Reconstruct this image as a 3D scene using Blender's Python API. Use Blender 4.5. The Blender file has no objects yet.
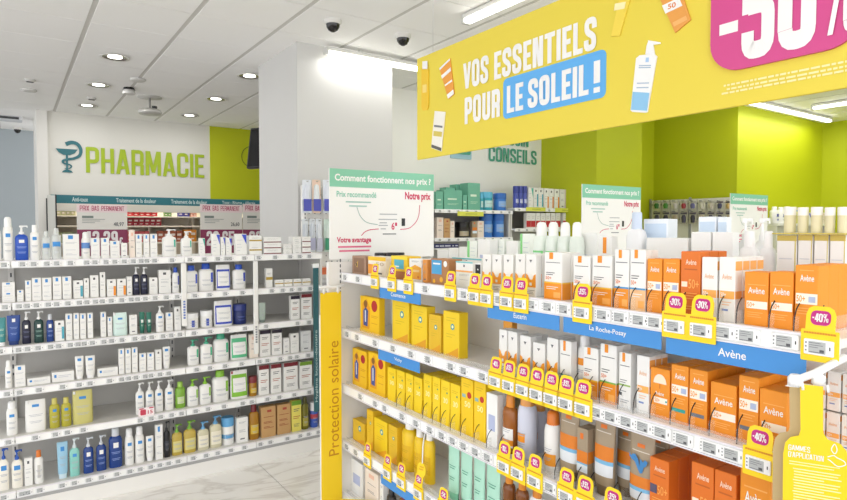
import bpy, bmesh, math, random
from mathutils import Vector, Matrix
random.seed(7)
D = bpy.data
S = bpy.context.scene
COL = S.collection
PI = math.pi

# ------------------------------------------------------------------ camera
FPX = 600.0                       # focal length in pixels of an 847 px wide frame
YAW, PITCH, EYE = math.radians(34.57), math.radians(2.05), 1.60
cam_d = D.cameras.new('camera'); cam_d.sensor_width = 36.0; cam_d.lens = 36.0 * FPX / 847.0
cam_d.clip_start = 0.05; cam_d.clip_end = 60
cam = D.objects.new('camera', cam_d); COL.objects.link(cam)
cam.location = (0, 0, EYE); cam.rotation_euler = (PI / 2 - PITCH, 0, -YAW)
S.camera = cam

# ------------------------------------------------------------------ world, exposure
wd = D.worlds.new('daylight'); S.world = wd; wd.use_nodes = True
bg = wd.node_tree.nodes['Background']; bg.inputs[0].default_value = (0.97, 0.98, 1.0, 1); bg.inputs[1].default_value = 2.25
S.view_settings.view_transform = 'Standard'; S.view_settings.look = 'None'
S.view_settings.exposure = 0.13; S.view_settings.gamma = 1.0; S.view_settings.use_curve_mapping = False
LAMP_W = 7.0                     # watts of one 1.2 m linear ceiling lamp
TUBE_E = 4.0

# ------------------------------------------------------------------ unprojection: where a thing seen at (x, y) stands on a known plane
_s, _c = math.sin(YAW), math.cos(YAW)
_fw = Vector((_s * math.cos(PITCH), _c * math.cos(PITCH), -math.sin(PITCH)))
_rt = Vector((_c, -_s, 0)); _up = _rt.cross(_fw)
def at(x, y, ax, v):
    d = _fw + _rt * ((x - 423.5) / FPX) + _up * ((250 - y) / FPX)
    t = (v - (0, 0, EYE)[ax]) / d[ax]
    return Vector((0, 0, EYE)) + d * t

# ------------------------------------------------------------------ materials
def lin(h):
    h = h.lstrip('#'); r = [int(h[i:i + 2], 16) / 255 for i in (0, 2, 4)]
    return tuple(c / 12.92 if c <= .04045 else ((c + .055) / 1.055) ** 2.4 for c in r) + (1,)
_M = {}
def M(col, rough=.5, metal=0, emit=0, trans=0, alpha=1, bump=0, spec=.5):
    key = (col, rough, metal, emit, trans, alpha, bump)
    if key in _M: return _M[key]
    m = D.materials.new('surface_' + col.strip('#')); m.use_nodes = True
    nt = m.node_tree; b = nt.nodes['Principled BSDF']
    b.inputs['Base Color'].default_value = lin(col); b.inputs['Roughness'].default_value = rough
    b.inputs['Metallic'].default_value = metal
    b.inputs['Specular IOR Level'].default_value = spec
    if emit:
        b.inputs['Emission Color'].default_value = lin(col); b.inputs['Emission Strength'].default_value = emit
    if trans: b.inputs['Transmission Weight'].default_value = trans; b.inputs['IOR'].default_value = 1.2
    if alpha < 1: b.inputs['Alpha'].default_value = alpha
    if bump:
        n = nt.nodes.new('ShaderNodeTexNoise'); n.inputs['Scale'].default_value = 220; n.inputs['Detail'].default_value = 2
        bp = nt.nodes.new('ShaderNodeBump'); bp.inputs['Strength'].default_value = bump; bp.inputs['Distance'].default_value = .002
        tc = nt.nodes.new('ShaderNodeTexCoord')
        nt.links.new(tc.outputs['Object'], n.inputs['Vector'])
        nt.links.new(n.outputs['Fac'], bp.inputs['Height']); nt.links.new(bp.outputs['Normal'], b.inputs['Normal'])
    _M[key] = m
    return m
def marble():
    m = D.materials.new('marble_tile'); m.use_nodes = True; nt = m.node_tree; b = nt.nodes['Principled BSDF']
    tc = nt.nodes.new('ShaderNodeNewGeometry'); mp = nt.nodes.new('ShaderNodeMapping'); mp.inputs['Scale'].default_value = (.8, 2.3, 1)
    mp.inputs['Rotation'].default_value = (0, 0, .5)
    n = nt.nodes.new('ShaderNodeTexNoise'); n.inputs['Scale'].default_value = 1.1; n.inputs['Detail'].default_value = 7; n.inputs['Distortion'].default_value = 1.6
    r = nt.nodes.new('ShaderNodeValToRGB'); e = r.color_ramp.elements
    e[0].position = .46; e[0].color = lin('faf7f3'); e[1].position = .53; e[1].color = lin('faf7f3')
    k = e.new(.495); k.color = lin('e2ddd7')
    nt.links.new(tc.outputs['Position'], mp.inputs['Vector']); nt.links.new(mp.outputs['Vector'], n.inputs['Vector'])
    nt.links.new(n.outputs['Fac'], r.inputs['Fac']); nt.links.new(r.outputs['Color'], b.inputs['Base Color'])
    b.inputs['Roughness'].default_value = .28
    return m
def wallpaint(col, rough=.6):
    m = D.materials.new('paint_' + col); m.use_nodes = True; nt = m.node_tree; b = nt.nodes['Principled BSDF']
    n = nt.nodes.new('ShaderNodeTexNoise'); n.inputs['Scale'].default_value = 2.2; n.inputs['Detail'].default_value = 4
    mx = nt.nodes.new('ShaderNodeMix'); mx.data_type = 'RGBA'
    a = lin(col); mx.inputs[6].default_value = a; mx.inputs[7].default_value = tuple(x * .95 for x in a[:3]) + (1,)
    tc = nt.nodes.new('ShaderNodeNewGeometry')
    nt.links.new(tc.outputs['Position'], n.inputs['Vector']); nt.links.new(n.outputs['Fac'], mx.inputs[0])
    nt.links.new(mx.outputs[2], b.inputs['Base Color']); b.inputs['Roughness'].default_value = rough
    return m

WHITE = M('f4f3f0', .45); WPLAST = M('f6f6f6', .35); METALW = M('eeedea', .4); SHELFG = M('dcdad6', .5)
GREY = M('9a9a9c', .5); DGREY = M('55565a', .5); BLACK = M('17171a', .4); INK = M('77787c', .6); SCREEN = M('b9bcbc', .35)
YEL = M('fbd914', .5); MAG = M('c2187f', .5); PAPERW = M('f3f2f0', .6); SKYB = M('4390d8', .5)
CLEAR = M('f4f8fa', .3, alpha=.1); CLEARB = M('eef2f0', .15, alpha=.5)
ORANGE = M('f0941e', .5); ORANGED = M('e2741c', .5)

# ------------------------------------------------------------------ mesh building
_T = {}
def text_geo(s, bold=0.0):
    k = (s, bold)
    if k not in _T:
        cu = D.curves.new('lettering', 'FONT'); cu.body = s; cu.size = 1; cu.resolution_u = 3; cu.offset = bold
        ob = D.objects.new('lettering', cu)
        COL.objects.link(ob); bpy.context.view_layer.update()
        me = D.meshes.new_from_object(ob.evaluated_get(bpy.context.evaluated_depsgraph_get()))
        vs = [v.co.copy() for v in me.vertices]; fs = [tuple(p.vertices) for p in me.polygons]
        D.objects.remove(ob); D.curves.remove(cu); D.meshes.remove(me)
        x0 = min(v.x for v in vs); x1 = max(v.x for v in vs); y0 = min(v.y for v in vs); y1 = max(v.y for v in vs)
        _T[k] = ([((v.x - x0) / (x1 - x0), (v.y - y0) / (y1 - y0)) for v in vs], fs, (x1 - x0) / (y1 - y0))
    return _T[k]

# heavy condensed block letters drawn as thick strokes
def round_path(p, r, closed=False, n=4):
    o = []; m = len(p)
    for i in range(m):
        if not closed and i in (0, m - 1): o.append(p[i]); continue
        a, b, c = Vector(p[i - 1]), Vector(p[i]), Vector(p[(i + 1) % m]); d1, d2 = (a - b), (c - b); k = min(r, d1.length * .5, d2.length * .5)
        s_, e_ = b + d1.normalized() * k, b + d2.normalized() * k
        for j in range(n + 1): t_ = j / n; o.append(tuple((1 - t_) ** 2 * s_ + 2 * t_ * (1 - t_) * b + t_ ** 2 * e_))
    return o
def stroke(p, w, closed=False):
    """quads of a mitred thick line"""
    m = len(p); P_ = [Vector(q) for q in p]; lo = []; hi = []
    for i in range(m):
        a = P_[i - 1] if (i or closed) else None; c = P_[(i + 1) % m] if (i < m - 1 or closed) else None; b = P_[i]
        d1 = (b - a).normalized() if a is not None else (c - b).normalized(); d2 = (c - b).normalized() if c is not None else d1
        n1, n2 = Vector((-d1.y, d1.x)), Vector((-d2.y, d2.x)); nn = (n1 + n2); nn = nn.normalized() if nn.length > 1e-6 else n1
        k = w / 2 / max(nn.dot(n1), .5); lo.append(b - nn * k); hi.append(b + nn * k)
    return [(lo[i], lo[(i + 1) % m], hi[(i + 1) % m], hi[i]) for i in range(m if closed else m - 1)]
_G = {}
def glyph(ch, s_=.195):
    if (ch, s_) in _G: return _G[(ch, s_)]
    W = .50; L, R_, B_, T_ = s_ / 2, W - s_ / 2, s_ * .42, 1 - s_ * .42; r = .13; q = []
    def st(*p, closed=False, rd=r):
        q.extend(stroke(round_path(list(p), rd, closed), s_, closed))
    def box_(x0, y0, x1, y1): q.append(((x0, y0), (x1, y0), (x1, y1), (x0, y1)))
    hs = s_ * .84
    if ch in 'O0': st((L, B_), (R_, B_), (R_, T_), (L, T_), closed=True)
    elif ch == 'C': st((R_, .36), (R_, B_), (L, B_), (L, T_), (R_, T_), (R_, .64))
    elif ch == '€': st((R_, .3), (R_, B_), (L + .04, B_), (L + .04, T_), (R_, T_), (R_, .7)); box_(-.03, .54, .34, .63); box_(-.03, .38, .34, .47)
    elif ch == 'G': st((R_, .64), (R_, T_), (L, T_), (L, B_), (R_, B_), (R_, .5)); box_(.26, .4, W, .54)
    elif ch == 'S': st((R_, .66), (R_, T_), (L, T_), (L, .6), (R_, .4), (R_, B_), (L, B_), (L, .34))
    elif ch == '5': box_(0, .5, s_, 1); box_(0, 1 - hs, W, 1); st((L, .58), (R_, .58), (R_, B_), (L, B_), (L, .3))
    elif ch == '6': st((R_, .68), (R_, T_), (L, T_), (L, B_), (R_, B_), (R_, .54), (L + .02, .54))
    elif ch == '9': st((L, .32), (L, B_), (R_, B_), (R_, T_), (L, T_), (L, .46), (R_ - .02, .46))
    elif ch == '2': st((L, .66), (L, T_), (R_, T_), (R_, .56), (L, .28), (L, .02)); box_(0, 0, W, hs)
    elif ch == '3': st((L, .66), (L, T_), (R_, T_), (R_, .52), (.2, .52)); st((.2, .52), (R_, .52), (R_, B_), (L, B_), (L, .34))
    elif ch == '4': q.append(((0, .3), (s_, .3), (.34, 1), (.2, 1))); box_(0, .2, W + .04, .2 + hs); box_(W - s_ - .04, 0, W - .04, 1)
    elif ch == '1': box_(.16, 0, .16 + s_, 1); q.append(((.02, .72), (.17, .72), (.17, .98), (.02, .84))); W = .36
    elif ch == '7': box_(0, 1 - hs, W, 1); q.append(((.1, 0), (.27, 0), (W, .9), (W - s_, .9)))
    elif ch == '8': st((L, B_), (R_, B_), (R_, T_), (L, T_), closed=True); box_(.05, .44, W - .05, .58)
    elif ch in 'EFL':
        box_(0, 0, s_, 1); W = .42
        if ch in 'EL': box_(0, 0, W, hs)
        if ch in 'EF': box_(0, 1 - hs, W, 1); box_(0, .5 - hs / 2, W - .04, .5 + hs / 2)
    elif ch == 'I': box_(0, 0, s_, 1); W = s_
    elif ch == 'T': box_(.24 - s_ / 2, 0, .24 + s_ / 2, 1); box_(0, 1 - hs, W, 1)
    elif ch == 'H': box_(0, 0, s_, 1); box_(W - s_, 0, W, 1); box_(0, .5 - hs / 2, W, .5 + hs / 2)
    elif ch == 'U': st((L, 1), (L, B_), (R_, B_), (R_, 1))
    elif ch == 'N': W = .52; box_(0, 0, s_, 1); box_(W - s_, 0, W, 1); q.append(((W - s_ - .06, 0), (W - s_ + .07, 0), (s_ + .06, 1), (s_ - .07, 1)))
    elif ch == 'M': W = .64; box_(0, 0, s_, 1); box_(W - s_, 0, W, 1); q.append(((.25, .12), (.39, .12), (s_ + .04, 1), (0.02, 1))); q.append(((.25, .12), (.39, .12), (W - .02, 1), (W - s_ - .04, 1)))
    elif ch == 'A': W = .54; q.append(((0, 0), (s_, 0), (.34, 1), (.17, 1))); q.append(((W - s_, 0), (W, 0), (W - .17, 1), (W - .34, 1))); box_(.12, .2, W - .12, .2 + hs)
    elif ch == 'V': W = .54; q.append(((.17, 0), (.34, 0), (s_, 1), (0, 1))); q.append(((W - .34, 0), (W - .17, 0), (W, 1), (W - s_, 1)))
    elif ch == 'X': W = .5; q.append(((0, 0), (s_ + .02, 0), (W, 1), (W - s_ - .02, 1))); q.append(((W - s_ - .02, 0), (W, 0), (s_ + .02, 1), (0, 1)))
    elif ch in 'PRBD':
        box_(0, 0, s_, 1); m_ = .45
        if ch == 'D': st((.06, T_), (R_, T_), (R_, B_), (.06, B_))
        else: st((.06, T_), (R_, T_), (R_, m_), (.06, m_))
        if ch == 'R': st((.2, m_), (R_, m_ - .02), (R_, .0), rd=.08)
        if ch == 'B': st((.06, m_), (R_, m_), (R_, B_), (.06, B_))
    elif ch == '!': box_(0, .3, s_, 1); box_(0, 0, s_, .17); W = s_
    elif ch == '-': box_(0, .38, .26, .38 + hs); W = .26
    elif ch == ',': q.append(((0, -.12), (.1, -.12), (.16, .14), (.02, .14))); W = .16
    elif ch == "'": box_(0, .72, .1, 1); W = .1
    elif ch == '%':
        W = .72
        for x, y in ((.0, .52), (.44, .0)): q.extend(stroke(round_path([(x + .06, y + .05), (x + .22, y + .05), (x + .22, y + .43), (x + .06, y + .43)], .07, True), .11, True))
        q.append(((.16, 0), (.26, 0), (.56, 1), (.46, 1)))
    else: W = .2
    _G[(ch, s_)] = (q, W); return q, W

class MB:
    """collects shapes; one MB becomes one mesh"""
    def __init__(s): s.v = []; s.f = []; s.m = []; s.ms = []; s.sm = []
    def mi(s, m):
        if m not in s.ms: s.ms.append(m)
        return s.ms.index(m)
    def add(s, vs, fs, m, smooth=False):
        o = len(s.v); s.v += [tuple(v) for v in vs]; i = s.mi(m)
        for f in fs: s.f.append(tuple(o + k for k in f)); s.m.append(i); s.sm.append(smooth)
        return s
    def box(s, x0, y0, z0, x1, y1, z1, m):
        v = [(x, y, z) for z in (z0, z1) for y in (y0, y1) for x in (x0, x1)]
        return s.add(v, [(0, 2, 3, 1), (4, 5, 7, 6), (0, 1, 5, 4), (2, 6, 7, 3), (0, 4, 6, 2), (1, 3, 7, 5)], m)
    def cbox(s, x0, y0, z0, x1, y1, z1, m, c=.0015):
        """box with chamfered edges"""
        def ring(i, z):
            a, b, d, e = x0 + i, x1 - i, y0 + i, y1 - i
            return [(a + c, d, z), (b - c, d, z), (b, d + c, z), (b, e - c, z), (b - c, e, z), (a + c, e, z), (a, e - c, z), (a, d + c, z)]
        v = ring(c, z0) + ring(0, z0 + c) + ring(0, z1 - c) + ring(c, z1)
        f = [tuple(range(7, -1, -1)), tuple(range(24, 32))]
        for k in range(3):
            for j in range(8): f.append((k * 8 + j, k * 8 + (j + 1) % 8, k * 8 + 8 + (j + 1) % 8, k * 8 + 8 + j))
        return s.add(v, f, m)
    def lathe(s, prof, m, n=16, pw=2.0, sy=1.0, cx=0, cy=0, smooth=True, cap=True):
        v = []; f = []
        for (r, z) in prof:
            for k in range(n):
                a = 2 * PI * k / n; ca, sa = math.cos(a), math.sin(a)
                v.append((cx + r * math.copysign(abs(ca) ** (2 / pw), ca), cy + sy * r * math.copysign(abs(sa) ** (2 / pw), sa), z))
        for i in range(len(prof) - 1):
            for k in range(n): f.append((i * n + k, i * n + (k + 1) % n, (i + 1) * n + (k + 1) % n, (i + 1) * n + k))
        s.add(v, f, m, smooth)
        if cap:
            b = [v[k] for k in range(n)]; t = [v[(len(prof) - 1) * n + k] for k in range(n)]
            s.add(b, [tuple(range(n - 1, -1, -1))], m); s.add(t, [tuple(range(n))], m)
        return s
    def tube(s, pts, r, m, n=6):
        v = []; f = []; pts = [Vector(p) for p in pts]
        for i, p in enumerate(pts):
            t = (pts[min(i + 1, len(pts) - 1)] - pts[max(i - 1, 0)]).normalized()
            a = t.orthogonal().normalized(); b = t.cross(a)
            for k in range(n): v.append(p + r * (math.cos(2 * PI * k / n) * a + math.sin(2 * PI * k / n) * b))
        for i in range(len(pts) - 1):
            for k in range(n): f.append((i * n + k, i * n + (k + 1) % n, (i + 1) * n + (k + 1) % n, (i + 1) * n + k))
        f += [tuple(range(n - 1, -1, -1)), tuple((len(pts) - 1) * n + k for k in range(n))]
        return s.add(v, f, m, True)
    # flat print on a front plane (local x right, z up, facing -y at depth y)
    def rect(s, x0, z0, x1, z1, m, y=0): return s.add([(x0, y, z0), (x1, y, z0), (x1, y, z1), (x0, y, z1)], [(0, 1, 2, 3)], m)
    def poly(s, pts, m, y=0): return s.add([(a, y, b) for a, b in pts], [tuple(range(len(pts)))], m)
    def disc(s, x, z, r, m, y=0, n=16, sz=1): return s.poly([(x + r * math.cos(2 * PI * k / n), z + sz * r * math.sin(2 * PI * k / n)) for k in range(n)], m, y)
    def rrect(s, x0, z0, x1, z1, r, m, y=0): return s.poly(rr(x0, z0, x1, z1, r), m, y)
    def text(s, t, x0, z0, x1, z1, m, y=0, bold=.012, fit=True):
        vs, fs, asp = text_geo(t, bold)
        if not fit: x1 = x0 + min(x1 - x0, asp * (z1 - z0))
        return s.add([(x0 + a * (x1 - x0), y, z0 + b * (z1 - z0)) for a, b in vs], fs, m)
    def block(s, t, x0, z0, x1, z1, m, y=0, gap=.07, wt=.195):
        """heavy condensed lettering fitted to a rectangle"""
        tot = sum(glyph(c, wt)[1] for c in t) + gap * (len(t) - 1); k = (x1 - x0) / tot; x = x0
        for c in t:
            q, w = glyph(c, wt)
            for j, f in enumerate(q):
                area_ = sum(f[i][0] * f[(i + 1) % 4][1] - f[(i + 1) % 4][0] * f[i][1] for i in range(4)); f = f if area_ > 0 else f[::-1]
                s.add([(x + p_[0] * k, y - .00012 * j, z0 + p_[1] * (z1 - z0)) for p_ in f], [(0, 1, 2, 3)], m)
            x += (w + gap) * k
        return s
    def slab(s, pts, y0, y1, m):
        """an outline in x, z given thickness from y0 to y1"""
        n = len(pts)
        v = [(a, y0, b) for a, b in pts] + [(a, y1, b) for a, b in pts]
        f = [tuple(range(n)), tuple(range(2 * n - 1, n - 1, -1))] + [(k, n + k, n + (k + 1) % n, (k + 1) % n) for k in range(n)]
        return s.add(v, f, m)
    def mesh(s, name):
        me = D.meshes.new(name); me.from_pydata(s.v, [], s.f)
        for m in s.ms: me.materials.append(m)
        me.polygons.foreach_set('material_index', s.m); me.polygons.foreach_set('use_smooth', s.sm)
        me.update(); return me
    def build(s, name, parent=None, loc=(0, 0, 0), rz=0, mat=None):
        return obj(name, s.mesh(name), parent, loc, rz)
def rr(x0, z0, x1, z1, r, n=5):
    p = []
    for cx, cz, a0 in ((x1 - r, z0 + r, -PI / 2), (x1 - r, z1 - r, 0), (x0 + r, z1 - r, PI / 2), (x0 + r, z0 + r, PI)):
        for k in range(n + 1): a = a0 + PI / 2 * k / n; p.append((cx + r * math.cos(a), cz + r * math.sin(a)))
    return p
def obj(name, me, parent=None, loc=(0, 0, 0), rz=0):
    o = D.objects.new(name, me); COL.objects.link(o); o.location = loc; o.rotation_euler = (0, 0, rz)
    if parent: o.parent = parent
    return o
def empty(name, loc=(0, 0, 0), rz=0):
    return obj(name, None, None, loc, rz)
def tag(o, label, cat, group=None, kind=None):
    o['label'] = label
    if cat: o['category'] = cat
    if group: o['group'] = group
    if kind: o['kind'] = kind
    return o
def struct(o, label=None):
    o['kind'] = 'structure'
    if label: o['label'] = label
    return o

# ================================================================== THE ROOM
CEIL = 3.11
# floor: slab plus marble tiles
fl = MB().box(-5, -4, -.08, 12, 12.5, -.006, M('98938c', .7)).build('floor'); struct(fl, 'glossy white marble tiled shop floor'); fl['category'] = 'floor'
tile_me = MB().cbox(.0025, .0025, -.006, 1.1975, .5975, 0, marble(), .001).mesh('tile')
for i in range(-3, 4):
    for j in range(-3, 4):
        obj('tile', tile_me, fl, (1.362 + 1.2 * i, 3.93 - .6 + .6 * j, 0))
# ceiling: grid plus lay-in tiles
ce = MB().box(-5, -4, CEIL - .002, 12, 12.5, CEIL + .08, M('d3d1cc', .7)).build('ceiling'); struct(ce, 'white suspended ceiling of square panels'); ce['category'] = 'ceiling'
ctile = M('fbfaf8', .8, bump=.08)
ct_me = MB().cbox(.017, .004, 0, .583, .596, .004, ctile, .0012).mesh('ceiling_tile')
for i in range(-4, 18):
    for j in range(-1, 19):
        x, y = -.1 + .6 * i, .23 + .6 * j
        d = Vector((x + .3, y + .3, CEIL - EYE)); z = d.dot(_fw)
        if z < .5: continue
        u, w = d.dot(_rt) / z, d.dot(_up) / z
        if abs(u) < .95 and w < .62: obj('ceiling_tile', ct_me, ce, (x, y, CEIL - .006))

def wall(name, x0, y0, z0, x1, y1, z1, col, label):
    w = MB().box(x0, y0, z0, x1, y1, z1, col).build(name); struct(w, label); return w
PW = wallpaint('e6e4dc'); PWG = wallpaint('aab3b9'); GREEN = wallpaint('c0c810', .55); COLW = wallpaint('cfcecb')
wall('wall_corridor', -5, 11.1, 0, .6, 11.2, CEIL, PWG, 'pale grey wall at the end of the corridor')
# pharmacy counter wall: bulkhead with a pilaster
wall('wall_pharmacy', .42, 9.1, 2.03, 2.86, 9.3, CEIL, PW, 'white bulkhead above the prescription counter')
wall('wall_pharmacy_green', at(210, 150, 1, 9.085).x, 9.085, 2.03, 5.2, 9.3, CEIL, GREEN, 'lime green end of the counter bulkhead')
wall('wall_counter_back', .3, 10.0, 0, 5.2, 10.1, CEIL, PW, 'white wall behind the prescription counter')
wall('wall_pilaster', .30, 9.06, 0, .42, 10.0, CEIL, wallpaint('eceae4'), 'narrow white pilaster beside the counter')
wall('wall_column', 1.93, 4.6, 0, 2.83, 5.5, CEIL, COLW, 'square white structural column')
wall('wall_advice', 2.83, 5.5, 0, 5.62, 5.65, CEIL, wallpaint('f2f1ec'), 'white wall carrying green lettering')
wall('wall_green_1', 5.62, 4.62, 0, 5.75, 5.65, CEIL, GREEN, 'dark side of the lime green wall')
wall('wall_green_2', 5.75, 4.62, 0, 6.47, 5.15, CEIL, GREEN, 'forward block of the lime green wall')
wall('wall_green_3', 6.47, 5.02, 0, 7.3, 5.15, CEIL, GREEN, 'set-back strip of lime green wall')
wall('wall_green_4', 7.3, 3.87, 0, 7.45, 5.15, CEIL, GREEN, 'lime green wall behind the hanging goods')
wall('wall_green_5', 7.45, 3.87, 0, 9.7, 4.0, CEIL, GREEN, 'bright lime green wall under the tube lamp')
wall('wall_right', 9.6, -4, 0, 9.75, 3.87, CEIL, GREEN, 'lime green side wall of the shop')
wall('wall_far_right', 5.1, 5.65, 0, 5.2, 10.1, CEIL, PW, 'white wall beside the counter')

# ------------------------------------------------------------------ wall lettering
LIME = M('a9c022', .5); TEAL = M('2c7079', .5); SEAG = M('4f9f86', .5)
t = empty('wall_lettering', (0, 9.1, 0)); tag(t, 'lime green PHARMACIE lettering with teal bowl and snake emblem', 'sign')
def wl(mb, s, xa, ya0, ya1, xb, Y, m, bold):
    a, b, c = at(xa, ya1, 1, Y), at(xb, ya0, 1, Y), at(xa, ya0, 1, Y)
    mb.block(s, a.x, a.z, b.x, c.z, m, -.012, wt=.16)
w = at(86, 172.6, 1, 9.1); w2 = at(204, 160, 1, 9.1); w3 = at(86, 147, 1, 9.1)
xx = w.x; hh = w3.z - w.z; tot = w2.x - w.x
tw = sum(glyph(c, .15)[1] for c in 'PHARMACIE') + .07 * 8; unit = tot / tw
for c in 'PHARMACIE':
    g_ = glyph(c, .15)[1] * unit; MB().block(c, xx, w.z, xx + g_, w.z + hh, LIME, -.012, wt=.15).build('letter', t); xx += g_ + .07 * unit
# emblem
e0 = at(56, 172, 1, 9.1); e1 = at(81, 143, 1, 9.1); ew = e1.x - e0.x; eh = e1.z - e0.z; ex = e0.x; ez = e0.z
EM = lambda p: [(ex + a * ew, ez + b * eh) for a, b in p]
mb = MB()
mb.poly(EM([(0, .77), (.12, .64), (.3, .57), (.55, .57), (.74, .64), (.86, .77)]), TEAL, -.012)
mb.poly(EM([(.39, .57), (.39, .1), (.47, .1), (.47, .57)]), TEAL, -.013)
mb.poly(EM([(.22, 0), (.66, 0), (.6, .06), (.47, .1), (.39, .1), (.28, .06)]), TEAL, -.0125)
mb.build('emblem_bowl', t)
def ribbon(mb, pts, w, m, y):
    n = len(pts); y0_ = y
    for i in range(n - 1):
        (x0, z0), (x1, z1) = pts[i], pts[i + 1]; L = math.hypot(x1 - x0, z1 - z0) or 1; nx, nz = -(z1 - z0) / L, (x1 - x0) / L
        wa = w if not callable(w) else w(i / n); wb = w if not callable(w) else w((i + 1) / n)
        ex_, ez_ = (x1 - x0) / L * wa * .3, (z1 - z0) / L * wa * .3
        y = y0_ - .0003 * (i % 4)
        mb.poly([(x0 - nx * wa - ex_, z0 - nz * wa - ez_), (x1 - nx * wb + ex_, z1 - nz * wb + ez_), (x1 + nx * wb + ex_, z1 + nz * wb + ez_), (x0 + nx * wa - ex_, z0 + nz * wa - ez_)], m, y)
def smoothpts(p, n=6):
    o = []
    for i in range(len(p) - 1):
        p0, p1, p2, p3 = p[max(i - 1, 0)], p[i], p[i + 1], p[min(i + 2, len(p) - 1)]
        for k in range(n):
            t_ = k / n
            o.append(tuple(.5 * (2 * p1[j] + (p2[j] - p0[j]) * t_ + (2 * p0[j] - 5 * p1[j] + 4 * p2[j] - p3[j]) * t_ ** 2 + (3 * p1[j] - p0[j] - 3 * p2[j] + p3[j]) * t_ ** 3) for j in range(len(p1))))
    return o + [p[-1]]
mb = MB(); ribbon(mb, EM(smoothpts([(.42, .93), (.62, .99), (.85, .95), (.98, .78), (.93, .58), (.7, .47), (.45, .43), (.27, .37), (.32, .29), (.52, .26), (.6, .2), (.5, .13), (.34, .13)])), lambda q: .021 * (1.2 - q), TEAL, -.014)
mb.build('emblem_snake', t)
t = empty('round_wall_logo', (0, 9.08, 0)); tag(t, 'thin round outline logo with a letter on lime green bulkhead', 'sign')
a = at(252, 157, 1, 9.08); mb = MB(); ribbon(mb, [(a.x + .16 * math.cos(k * PI / 12), a.z + .16 * math.sin(k * PI / 12)) for k in range(25)], .006, M('6d7d18', .5), -.004); mb.build('ring', t)
MB().text('C', a.x - .06, a.z - .07, a.x + .06, a.z + .07, M('c7d45e', .5), -.004, .03).build('letter', t)
t = empty('advice_lettering', (0, 5.5, 0)); tag(t, 'sea green CONSEILS lettering on white wall above shelves', 'sign')
mb = MB(); wl(mb, 'CONSEILS', 488, 146.5, 161, 536, 5.5, SEAG, .04); mb.build('letters', t)
mb = MB(); wl(mb, 'BESOIN', 497, 129.5, 144, 528, 5.5, SEAG, .04); mb.build('letters', t)
a, b = at(450, 158, 1, 5.5), at(470.5, 138, 1, 5.5)
t = empty('wall_picture', (0, 5.5, 0)); tag(t, 'small pale blue and green plaque half hidden by the banner', 'sign')
mb = MB(); mb.slab(rr(a.x, a.z, b.x, b.z, .01), -.02, 0, M('a5cbd8', .5)); mb.build('plaque', t)
MB().slab(rr(a.x + .02, a.z + .05, b.x - .02, b.z - .02, .02), -.03, -.02, SEAG).build('emblem', t)

# ------------------------------------------------------------------ lamps and ceiling fittings
def area(name, parent, sx, sy, w, loc, rot=(0, 0, 0), col=(1, .99, .97)):
    l = D.lights.new(name, 'AREA'); l.shape = 'RECTANGLE'; l.size = sx; l.size_y = sy; l.energy = w; l.color = col
    o = D.objects.new(name, l); COL.objects.link(o); o.location = loc; o.rotation_euler = rot
    if parent: o.parent = parent
    return o
TUBEM = M('fffdf5', .4, emit=TUBE_E)
def linear_lamp(loc, L, rz, label, w, drop=0):
    t = empty('linear_lamp', loc, rz); tag(t, label, 'lamp', 'linear tube lamps under the ceiling')
    MB().cbox(-L / 2, -.035, -.03, L / 2, .035, 0, M('dcdcd8', .4), .004).build('housing', t)
    MB().cbox(-L / 2 + .01, -.03, -.062, L / 2 - .01, .03, -.03, TUBEM, .01).build('diffuser', t)
    for sx in (-1, 1): MB().cbox(sx * L / 2 - .012, -.034, -.064, sx * L / 2 + .012, .034, -.001, M('c8c8c4', .4), .004).build('end_cap', t)
    if drop:
        for q in (-.35, .35): MB().cbox(L * q - .02, -.012, 0, L * q + .02, .012, drop, M('d2d2ce', .4), .002).build('mount', t)
    area('lamp_light', t, L, .08, w, (0, 0, -.07))
ZL = CEIL - .012
a = at(326, 53, 1, 4.52); linear_lamp(((a.x + 4.3) / 2, 4.52, a.z + .05), 4.3 - a.x, 0, 'tube lamp washing the white column', LAMP_W * .9, CEIL - .006 - a.z - .05)
a = at(466, 24, 2, ZL - .06); linear_lamp((a.x, a.y - .75, ZL), 1.5, PI / 2, 'tube lamp showing above the yellow banner', LAMP_W)
a = at(736, 101, 2, ZL - .06); linear_lamp((a.x + 1.2, a.y, ZL), 2.4, 0, 'tube lamp close to the lime green wall', LAMP_W * 1.3)
a = at(812, 109.5, 2, ZL - .06); linear_lamp((a.x + .02, a.y - .75, ZL), 1.5, PI / 2, 'far right tube lamp under the ceiling', LAMP_W)
for X in (1.5, 3.4): linear_lamp((X, 9.5, ZL), 1.5, 0, 'unseen tube lamp added behind the bulkhead to brighten counter shelves', LAMP_W * 2.5)  # unseen lamps added to brighten the dim counter shelving
k = 0
for X in (-3.2, -1.0, 1.2, 4.6, 6.8):  # extra lamp rows outside the view, added as general fill light
    for Y in (-2.4, -.3, 1.6):
        if (X, Y) == (1.2, 1.6): continue
        k += 1
        linear_lamp((X, Y, ZL), 1.5, PI / 2, 'unseen tube lamp added beside or behind the viewer for fill light', LAMP_W)

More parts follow.
